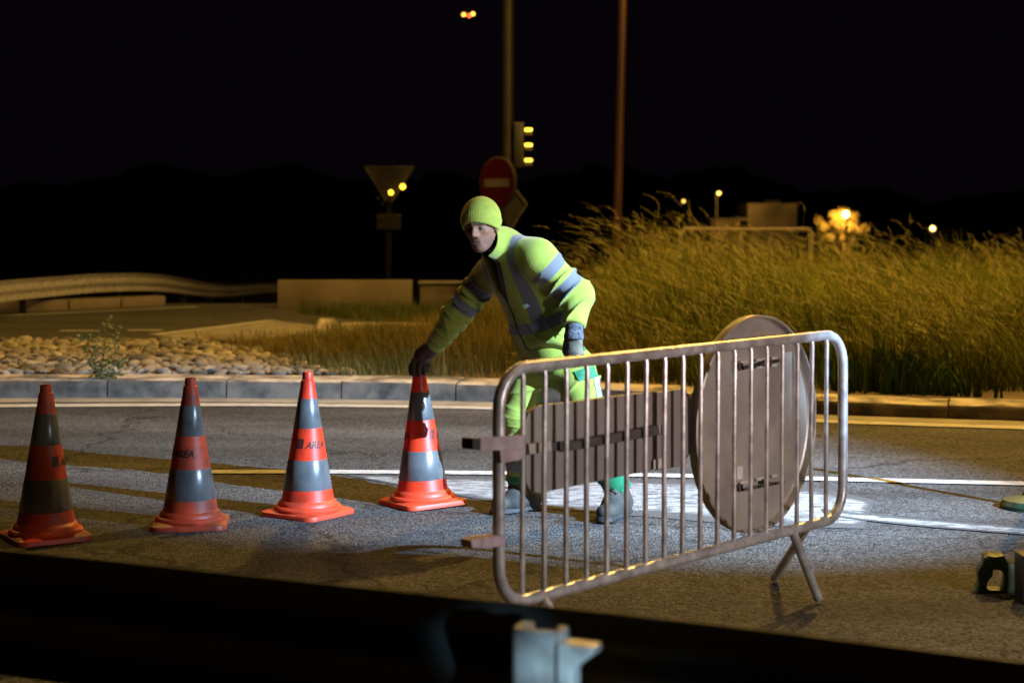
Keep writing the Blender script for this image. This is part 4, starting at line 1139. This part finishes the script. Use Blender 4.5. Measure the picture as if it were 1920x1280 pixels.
M['cuff'] = mat('knit_cuff', (0.02, 0.025, 0.04), 0.9, color2=(0.10, 0.11, 0.12), vscale=70, bump=0.4, bscale=120)
M['boot'] = mat('suede_boot', (0.055, 0.05, 0.038), 0.85, color2=(0.02, 0.019, 0.017), vscale=14, vdetail=8, bump=0.3, bscale=120)
M['sole'] = mat('boot_sole', (0.022, 0.022, 0.022), 0.7, color2=(0.012, 0.012, 0.012), vscale=30)

per = empty('person', (0.28, 8.9, 0))
pel = A(1040, 672, 8.98); wst = A(1018, 612, 8.92); che = A(972, 512, 8.84); nek = A(940, 458, 8.81)
LS = A(1010, 482, 8.65); LE = A(1083, 553, 8.67); LW = A(1077, 610, 8.58)
RS = A(916, 516, 9.04); RE = A(855, 592, 9.10); RW = A(812, 650, 9.19)
LHp = A(1078, 694, 8.92); RHp = A(1000, 694, 9.03); LK = A(1104, 785, 8.74); RK = A(970, 783, 9.00); LA = A(1157, 912, 8.84); RA = A(976, 915, 9.10)
axis = nrm(che - wst); lat = nrm(LS - RS); lat = nrm(lat - axis * (lat @ axis)); fro = np.cross(axis, lat)
if fro[1] > 0: fro = -fro
# ---- head frame
hc = A(902, 427, 8.66); hf = nrm((-0.36, -0.92, -0.13)); hu = np.array((-0.12, -0.06, 1.0)); hu = nrm(hu - hf * (hu @ hf)); hl = np.cross(hu, hf)
HB = np.stack([hl, hf, hu])
def hp(a, b, c): return hc + hl * a + hf * b + hu * c
def head(p):
    d = ell(p, hp(0, -0.012, 0.030), HB, (0.077, 0.097, 0.090))
    d = smin(d, ell(p, hp(0, 0.020, -0.040), HB, (0.055, 0.068, 0.076)), 0.035)
    d = smin(d, ell(p, hp(0, 0.048, -0.095), HB, (0.026, 0.026, 0.020)), 0.03)
    for s in (-1, 1):
        d = smin(d, cap(p, hp(0.010 * s, 0.088, 0.030), hp(0.045 * s, 0.070, 0.030), 0.012, 0.010), 0.015)
        d = smin(d, ell(p, hp(0.044 * s, 0.056, -0.012), HB, (0.018, 0.016, 0.014)), 0.02)
        d = smax(d, -ell(p, hp(0.031 * s, 0.098, 0.008), HB, (0.018, 0.020, 0.012)), 0.012)
        d = smin(d, ell(p, hp(0.031 * s, 0.070, 0.006), HB, (0.013, 0.013, 0.011)), 0.004)
        d = smin(d, ell(p, hp(0.079 * s, -0.010, -0.004), HB, (0.009, 0.018, 0.030)), 0.01)
    nose = cap(p, hp(0, 0.088, 0.018), hp(0, 0.109, -0.022), 0.008, 0.012)
    nose = smin(nose, cap(p, hp(-0.012, 0.096, -0.028), hp(0.012, 0.096, -0.028), 0.0085, 0.0085), 0.010)
    d = smin(d, nose, 0.014)
    d = smin(d, cap(p, hp(-0.018, 0.078, -0.056), hp(0.018, 0.076, -0.056), 0.005, 0.005), 0.014)
    d = smin(d, cap(p, hp(-0.015, 0.077, -0.068), hp(0.015, 0.075, -0.068), 0.006, 0.006), 0.014)
    d = smax(d, -cap(p, hp(-0.017, 0.090, -0.0635), hp(0.017, 0.090, -0.0635), 0.003, 0.003), 0.006)
    return d
def bodysdf(p):
    d = head(p)
    d = smin(d, cap(p, hp(0, -0.03, -0.05), nek, 0.056, 0.062), 0.03)
    d = smin(d, cap(p, nek, che, 0.07, 0.12, fro, 0.75), 0.05)
    d = smin(d, cap(p, che, wst, 0.14, 0.13, fro, 0.75), 0.06); d = smin(d, cap(p, wst, pel, 0.13, 0.14, fro, 0.8), 0.05)
    for a, b, c, h_ in ((LS, LE, LW, 1), (RS, RE, RW, 1)):
        d = smin(d, cap(p, nek * 0.4 + che * 0.6, a, 0.06, 0.055), 0.05); d = smin(d, cap(p, a, b, 0.052, 0.042), 0.02); d = smin(d, cap(p, b, c, 0.042, 0.03), 0.02)
    for a, b, c in ((LHp, LK, LA), (RHp, RK, RA)):
        d = smin(d, cap(p, a, b, 0.085, 0.058), 0.04); d = smin(d, cap(p, b, c, 0.055, 0.037), 0.02)
    return d
def skin_tone(V):
    q = (V - hc) @ HB.T
    base = np.tile(np.array((0.25, 0.12, 0.075)), (len(V), 1))
    st = np.clip((-0.030 - q[:, 2]) / 0.03, 0, 1) * np.clip((q[:, 1] + 0.01) / 0.03, 0, 1) * (0.75 + 0.5 * vnoise(V, 300, 71))
    base = base * (1 - st[:, None] * 0.62) + np.array((0.07, 0.05, 0.04)) * (st[:, None] * 0.62)
    lip = (np.abs(q[:, 0]) < 0.022) & (np.abs(q[:, 2] + 0.0615) < 0.0065) & (q[:, 1] > 0.07); base[lip] = (0.17, 0.075, 0.052)
    for s in (-1, 1):
        brow = (np.abs(q[:, 2] - 0.030) < 0.007) & (np.abs(q[:, 0] * s - 0.031) < 0.022) & (q[:, 1] > 0.05); base[brow] = (0.05, 0.035, 0.028)
        eye = (np.abs(q[:, 2] - 0.005) < 0.0065) & (np.abs(q[:, 0] * s - 0.031) < 0.013) & (q[:, 1] > 0.05); base[eye] = (0.09, 0.07, 0.06)
        ir = eye & (np.abs(q[:, 0] * s - 0.031) < 0.0055); base[ir] = (0.015, 0.012, 0.01)
        dk = (q[:, 2] < -0.118) | ((q[:, 2] < -0.07) & (q[:, 1] < 0.0)); base[dk] = (0.02, 0.02, 0.022)
        hr = (np.abs(q[:, 2] - 0.02) < 0.035) & (q[:, 1] < 0.012) & (q[:, 1] > -0.08) & (np.abs(q[:, 0]) > 0.05); base[hr] = (0.05, 0.035, 0.028)
    return base
sdf_object('body', bodysdf, (-0.45, 8.3, 0.10), (0.95, 9.35, 1.70), 0.0052, M['skin'], per, skin_tone)

# ---- beanie
bnl = nrm(hu - hf * 0.42)
def beanie(p):
    q = p - hc
    d = ell(p, hp(0, -0.016, 0.046), HB, (0.100, 0.116, 0.111))
    u = q @ bnl
    d = d + 0.006 * vnoise(p, 34, 3) * np.clip((u - 0.05) / 0.04, 0, 1) + 0.0005 * np.sin(np.arctan2(q @ hf, q @ hl) * 46)
    band = np.clip((0.052 - u) / 0.006, 0, 1)
    d = d - 0.004 * band
    inner = ell(p, hp(0, -0.012, 0.044), HB, (0.088, 0.103, 0.100))
    d = smax(d, -(u + 0.003 + 1.2 * (q @ hl) ** 2), 0.008)
    return smax(d, -np.where(u < 0.045, inner, 1.0), 0.004)
bn_o = sdf_object('beanie', beanie, tuple(hc - 0.16), tuple(hc + 0.20), 0.0045, M['beanie'], per)
patch('beanie_tag', beanie, ((869, 399), (877, 395), (878, 400), (870, 404)), 3, 2, 0.002, M['ink'], bn_o)

# ---- jacket
uaL = nrm(LE - LS); faL = nrm(LW - LE); uaR = nrm(RE - RS); faR = nrm(RW - RE)
hem = A(1036, 668, 8.95)
def creases(p, a, d, freq, amp, seed):
    s = (p - a) @ d; n1 = vnoise(p, 8, seed); n2 = vnoise(p, 13, seed + 100); n3 = vnoise(p, 10, seed + 200)
    r1 = 1 - np.abs(np.sin(s * freq * 0.42 + n1 * 4.5)); r2 = 1 - np.abs(np.sin(s * freq * 0.75 + n2 * 5.0 + 1.0))
    m1 = np.clip(0.5 + n3 * 1.6, 0, 1)
    return -amp * ((r1 ** 3.0) * m1 + 0.75 * (r2 ** 3.0) * (1 - m1) - 0.22)
def near(p, a, b, r): 
    ab = b - a; t = np.clip(((p - a) @ ab) / (ab @ ab), 0, 1); q = p - a - t[:, None] * ab
    return np.clip(1.4 - np.sqrt((q * q).sum(1)) / r, 0, 1)
colA = nek + axis * -0.02; colB = hp(0, -0.035, -0.075)
def jacket(p):
    d = cap(p, che + axis * 0.02, wst, 0.186, 0.182, fro, 0.72)
    d = smin(d, cap(p, wst, hem, 0.184, 0.180, fro, 0.80), 0.05)
    d = smin(d, cap(p, nek, RS * 0.8 + che * 0.2, 0.080, 0.080), 0.05); d = smin(d, cap(p, nek, LS * 0.85 + che * 0.15, 0.080, 0.082), 0.05)
    d = d + 0.010 * vnoise(p, 17, 21) + creases(p, wst, nrm(axis + lat * 0.5), 48, 0.026, 5) * np.clip(((hem - p) @ axis + 0.28) / 0.15, 0, 1)
    al = cap(p, LS, LE, 0.080, 0.080); al = smin(al, cap(p, LE, LW - faL * 0.02, 0.084, 0.064), 0.03)
    al = al + creases(p, LE, nrm(uaL + faL * 0.6), 62, 0.026, 7) * near(p, LS * 0.4 + LE * 0.6, LW, 0.12)
    ar = cap(p, RS, RE, 0.086, 0.076); ar = smin(ar, cap(p, RE, RW, 0.077, 0.056), 0.03)
    ar = ar + creases(p, RE, uaR, 62, 0.026, 9) * near(p, RS * 0.6 + RE * 0.4, RW, 0.13)
    # gathered cuffs
    for w0, fa in ((LW, faL), (RW, faR)):
        pass
    d = smin(d, al, 0.10); d = smin(d, ar, 0.06)
    d = smax(d, (hem - p) @ axis - 0.0, 0.015)
    d = smax(d, (p - LW) @ faL - 0.005, 0.012); d = smax(d, (p - RW) @ faR - 0.0, 0.012)
    # standing collar, open at the front
    co = cap(p, colA, colB, 0.102, 0.088)
    ci = cap(p, colA, colB + (colB - colA) * 0.4, 0.084, 0.076)
    q = p - colB; cd = nrm(colB - colA)
    ring = smax(co, (q @ cd) - 0.012, 0.008)
    d = smin(d, ring, 0.02)
    d = smax(d, -np.where((p - nek) @ cd > 0.015, ci, 1.0), 0.006)
    wedge = np.abs((p - nek) @ lat + 0.01) - 0.030 - 0.35 * np.clip((p - nek) @ cd, -0.05, 0.2)
    fr_ = -((p - nek) @ fro) + 0.02
    d = smax(d, -np.maximum(np.maximum(wedge, fr_), -((p - nek) @ cd) - 0.05), 0.006)
    return d
def jtone(V):
    def band(t, c, hw): return hw - np.abs(t - c)
    r = np.full(len(V), -1.0); l1 = np.linalg.norm(LE - LS); l2 = np.linalg.norm(RE - RS)
    dl = cap(V, LS, LE, 0, 0); dr = cap(V, RS, RE, 0, 0); db = cap(V, che, wst, 0, 0, fro, 0.7) - 0.09
    isL = (dl < 0.135) & (((V - LS) @ uaL) > 0.03) & (dl < db + 0.02); isR = (dr < 0.13) & (((V - RS) @ uaR) > 0.03) & (dr < db + 0.02)
    tL = (V - LS) @ uaL; tR = (V - RS) @ uaR
    for c in (0.30, 0.72):
        r = np.where(isL, np.maximum(r, band(tL + 0.10 * ((V - LS) @ np.array((0, 0, 1.0)) * 0), c * l1, 0.030)), r); r = np.where(isR, np.maximum(r, band(tR, c * l2, 0.030)), r)
    tor = ~(isL | isR) & (cap(V, LE, LW, 0, 0) > 0.10) & (cap(V, RE, RW, 0, 0) > 0.10)
    th = (V - wst) @ axis; lt = (V - che) @ lat
    r = np.where(tor, np.maximum(r, band(th, 0.065, 0.030)), r)
    r = np.where(tor & (th > 0.06) & (cap(V, colA, colB, 0, 0) > 0.112), np.maximum(r, 0.030 - np.abs(np.abs(lt) - 0.125)), r)
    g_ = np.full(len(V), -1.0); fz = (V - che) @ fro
    g_ = np.where(tor & (fz > 0.03), 0.008 + 0.045 * np.clip((th - 0.22) / 0.16, 0, 1) - np.abs(lt + 0.005), g_)  # zip placket; the wedge widening upward partly paints in neck shadow
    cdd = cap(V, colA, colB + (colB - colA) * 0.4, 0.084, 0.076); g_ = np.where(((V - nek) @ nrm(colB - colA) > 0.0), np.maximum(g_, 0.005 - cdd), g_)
    f = lambda x: np.clip(0.5 + x * 40, 0, 1)
    return np.stack([f(r), f(g_), np.zeros(len(V))], -1)
jk = sdf_object('jacket', jacket, (-0.50, 8.35, 0.72), (0.65, 9.35, 1.62), 0.0052, M['jacket'], per, jtone)

# ---- trousers
thL = nrm(LK - LHp); thR = nrm(RK - RHp); shL = nrm(LA - LK); shR = nrm(RA - RK)
def trousers(p):
    d = cap(p, pel + axis * 0.08, pel, 0.165, 0.175, fro, 0.85)
    d = smin(d, cap(p, LHp, LK, 0.118, 0.098), 0.06); d = smin(d, cap(p, RHp, RK, 0.112, 0.092), 0.06)
    kl = cap(p, LK, LA, 0.096, 0.078); kr = cap(p, RK, RA, 0.088, 0.072)
    d = smin(d, kl, 0.03); d = smin(d, kr, 0.03)
    d = d + creases(p, LK, nrm(thL + np.array((0.5, 0, 0))), 50, 0.028, 31) * near(p, LHp, LA, 0.16) + creases(p, RK, shR, 54, 0.028, 33) * near(p, RHp, RA, 0.15) + 0.005 * vnoise(p, 20, 40)
    d = smax(d, (p - LA) @ shL - 0.012, 0.012); d = smax(d, (p - RA) @ shR - 0.012, 0.012)
    return d
def ttone(V):
    dl = cap(V, LK, LA, 0, 0); dr = cap(V, RK, RA, 0, 0); L_ = dl < dr
    s = np.where(L_, (V - LA) @ shL, (V - RA) @ shR)      # distance above the hem, negative upward
    g_ = s + 0.095; r = 0.032 - np.abs(s + 0.155)
    up = (V[:, 2] > 0.62); g_ = np.where(up, -1, g_); r = np.where(up, -1, r)
    f = lambda x: np.clip(0.5 + x * 40, 0, 1)
    return np.stack([f(r), f(g_), np.zeros(len(V))], -1)
tr_o = sdf_object('trousers', trousers, (-0.15, 8.5, 0.05), (0.80, 9.35, 0.98), 0.0056, M['trousers'], per, ttone)
patch('pocket_flap', trousers, ((1076, 697), (1124, 683), (1129, 704), (1086, 715)), 8, 4, 0.007, M['green_cloth'], tr_o)
patch('reflective_strip', trousers, ((1112, 707), (1122, 704), (1132, 742), (1119, 746)), 4, 8, 0.004, M['reflect'], tr_o)
def leg_jacket(p): return np.minimum(trousers(p), jacket(p))
patch('badge', leg_jacket, ((1091, 640), (1104, 635), (1103, 655), (1095, 658)), 4, 5, 0.004, M['green_cloth'], tr_o)

# ---- left glove, hanging fist
gd = nrm(np.array((-0.015, -0.10, -1.0))); gw_ = nrm(np.array((0.86, -0.50, 0.0))); gn = np.cross(gd, gw_)
g0 = LW + faL * 0.03
k0 = g0 + gd * 0.115
def gloveL(p):
    d = cap(p, g0 + gd * 0.035, k0 - gd * 0.01, 0.046, 0.050, gn, 0.62)
    d = smin(d, cap(p, k0 - gw_ * 0.03, k0 + gw_ * 0.03, 0.020, 0.020), 0.02)
    for i, (o_, l_) in enumerate(((-0.034, 0.040), (-0.012, 0.046), (0.011, 0.044), (0.032, 0.036))):
        a = k0 + gw_ * o_; b = a + gd * l_ + gn * 0.008 * 0; c = b - gn * 0.032 + gd * 0.010; e = c - gn * 0.008 - gd * 0.026
        d = smin(d, np.minimum(cap(p, a, b, 0.0125, 0.0115), np.minimum(cap(p, b, c, 0.0115, 0.011), cap(p, c, e, 0.011, 0.010))), 0.006)
    ta = g0 + gd * 0.06 - gw_ * 0.040; tb = ta + gd * 0.045 - gw_ * 0.018 - gn * 0.012; te = tb + gd * 0.032 + gw_ * 0.010 - gn * 0.014
    d = smin(d, np.minimum(cap(p, ta, tb, 0.017, 0.0135), cap(p, tb, te, 0.0135, 0.011)), 0.012)
    return d + 0.0018 * vnoise(p, 90, 50)
c_ = k0
sdf_object('glove', gloveL, tuple(c_ - 0.17), tuple(c_ + 0.15), 0.0042, M['glove'], per)
def cuffL(p):
    d = cap(p, g0 - faL * 0.01, g0 + gd * 0.042, 0.047, 0.052, gn, 0.8)
    d = np.minimum(d, cap(p, g0 + gd * 0.030, g0 + gd * 0.036, 0.052, 0.052, gn, 0.85))
    return smax(d, (p - g0 - gd * 0.045) @ gd, 0.006)
sdf_object('glove_cuff', cuffL, tuple(g0 - 0.1), tuple(g0 + 0.1), 0.0045, M['cuff'], per)
# ---- right glove, gripping the cone tip
tip = np.array(cones[3].matrix_basis @ Vector((0, 0, HC)))
wr = RW + faR * 0.01; pm = tip + np.array((0.022, -0.004, 0.060))
def gloveR(p):
    d = cap(p, wr - faR * 0.02, wr + (pm - wr) * 0.45, 0.044, 0.040)
    d = smin(d, cap(p, wr + (pm - wr) * 0.4, pm, 0.042, 0.040), 0.03)
    d = smin(d, cap(p, pm, tip + np.array((0.0, 0, 0.028)), 0.040, 0.036), 0.03)
    for an, l_ in ((R(200), 0.062), (R(236), 0.072), (R(274), 0.070), (R(312), 0.058)):
        v_ = np.array((math.cos(an), math.sin(an), 0)); a = tip + v_ * 0.030 + np.array((0, 0, 0.030)); b = tip + v_ * 0.047 + np.array((0, 0, -0.004)); c = tip + v_ * 0.045 + np.array((0, 0, -0.004 - l_ * 0.62))
        d = smin(d, np.minimum(cap(p, a, b, 0.0145, 0.0125), cap(p, b, c, 0.0125, 0.0105)), 0.008)
    v_ = np.array((0.93, 0.36, 0)); a = tip + v_ * 0.038 + np.array((0, 0, 0.035)); b = tip + v_ * 0.056 + np.array((0, 0, 0.006)); c = tip + v_ * 0.046 + np.array((0, -0.012, -0.030))
    d = smin(d, np.minimum(cap(p, a, b, 0.0165, 0.014), cap(p, b, c, 0.014, 0.0115)), 0.010)
    return d + 0.002 * vnoise(p, 90, 52)
sdf_object('glove', gloveR, tuple(tip - 0.14), tuple(np.maximum(tip, wr) + 0.12), 0.0042, M['glove_dark'], per)

# ---- boots
def boot(heel, toe, ank, lift):
    heel = np.array(heel); toe = np.array(toe); fd = nrm(toe - heel); L_ = np.linalg.norm(toe - heel); sd = np.cross(np.array((0, 0, 1.0)), fd); z_ = np.cross(fd, sd)
    def up(p):
        d = cap(p, heel + fd * 0.05 + z_ * 0.060, heel + fd * L_ * 0.55 + z_ * 0.062, 0.044, 0.048)
        d = smin(d, cap(p, heel + fd * L_ * 0.5 + z_ * 0.055, toe - fd * 0.055 + z_ * 0.050, 0.047, 0.043, z_, 0.85), 0.03)
        d = smin(d, cap(p, heel + fd * 0.06 + z_ * 0.06, ank + np.array((0, 0, 0.015)), 0.050, 0.052), 0.04)
        d = smin(d, cap(p, heel + fd * L_ * 0.55 + z_ * 0.06, ank + fd * 0.02, 0.040, 0.045), 0.04)
        d = d + 0.002 * vnoise(p, 60, 61)
        return smax(d, (heel + z_ * 0.024 - p) @ z_, 0.004)
    def so(p):
        d = cap(p, heel + fd * 0.048, heel + fd * L_ * 0.45, 0.050, 0.046); d = smin(d, cap(p, heel + fd * L_ * 0.4, toe - fd * 0.052, 0.046, 0.051), 0.03)
        h_ = (p - heel) @ z_; d = smax(d, np.abs(h_ - 0.015 - 0.012 * np.clip(((p - heel) @ fd - L_ * 0.75) / 0.08, 0, 1) * 0.6) - 0.015, 0.005)
        arch = np.clip(1 - np.abs((p - heel) @ fd - 0.105) / 0.03, 0, 1); return smax(d, (heel + z_ * (0.001) - p) @ z_ + 0.008 * arch, 0.003)
    lo = np.minimum(np.minimum(heel, toe), ank) - 0.1; hi = np.maximum(np.maximum(heel, toe), ank) + 0.1
    o = sdf_object('boot', up, lo, hi, 0.0045, M['boot'], per)
    sdf_object('sole', so, lo, hi, 0.0045, M['sole'], o)
    lc = MB(); s0_ = heel + fd * L_ * 0.62 + z_ * 0.105; s1_ = ank + fd * 0.055 + np.array((0, 0, 0.0))
    for k_ in range(6):
        c = s0_ + (s1_ - s0_) * k_ / 5; w_ = 0.024
        lc.tube([Vector(c - sd * w_ - z_ * 0.008), Vector(c + z_ * 0.006), Vector(c + sd * w_ + fd * -0.01 - z_ * 0.008)], 0.0032, 6)
    e = s1_ + fd * 0.008
    for s in (-1, 1):
        lc.tube([Vector(e), Vector(e + sd * s * 0.03 + fd * 0.02 + z_ * 0.012), Vector(e + sd * s * 0.045 + fd * 0.022 - z_ * 0.015), Vector(e + sd * s * 0.02 + fd * 0.018 - z_ * 0.012)], 0.003, 6)
    lc.build('laces', M['ink'], o)
boot((0.150, 9.11, 0.002), (-0.112, 8.92, 0.002), RA, 0)
boot((0.605, 8.92, 0.022), (0.445, 8.655, 0.002), LA, 0)
tag(per, 'worker in fluorescent yellow jacket, trousers and beanie bending to hold a traffic cone', 'person')
#PERSON_END
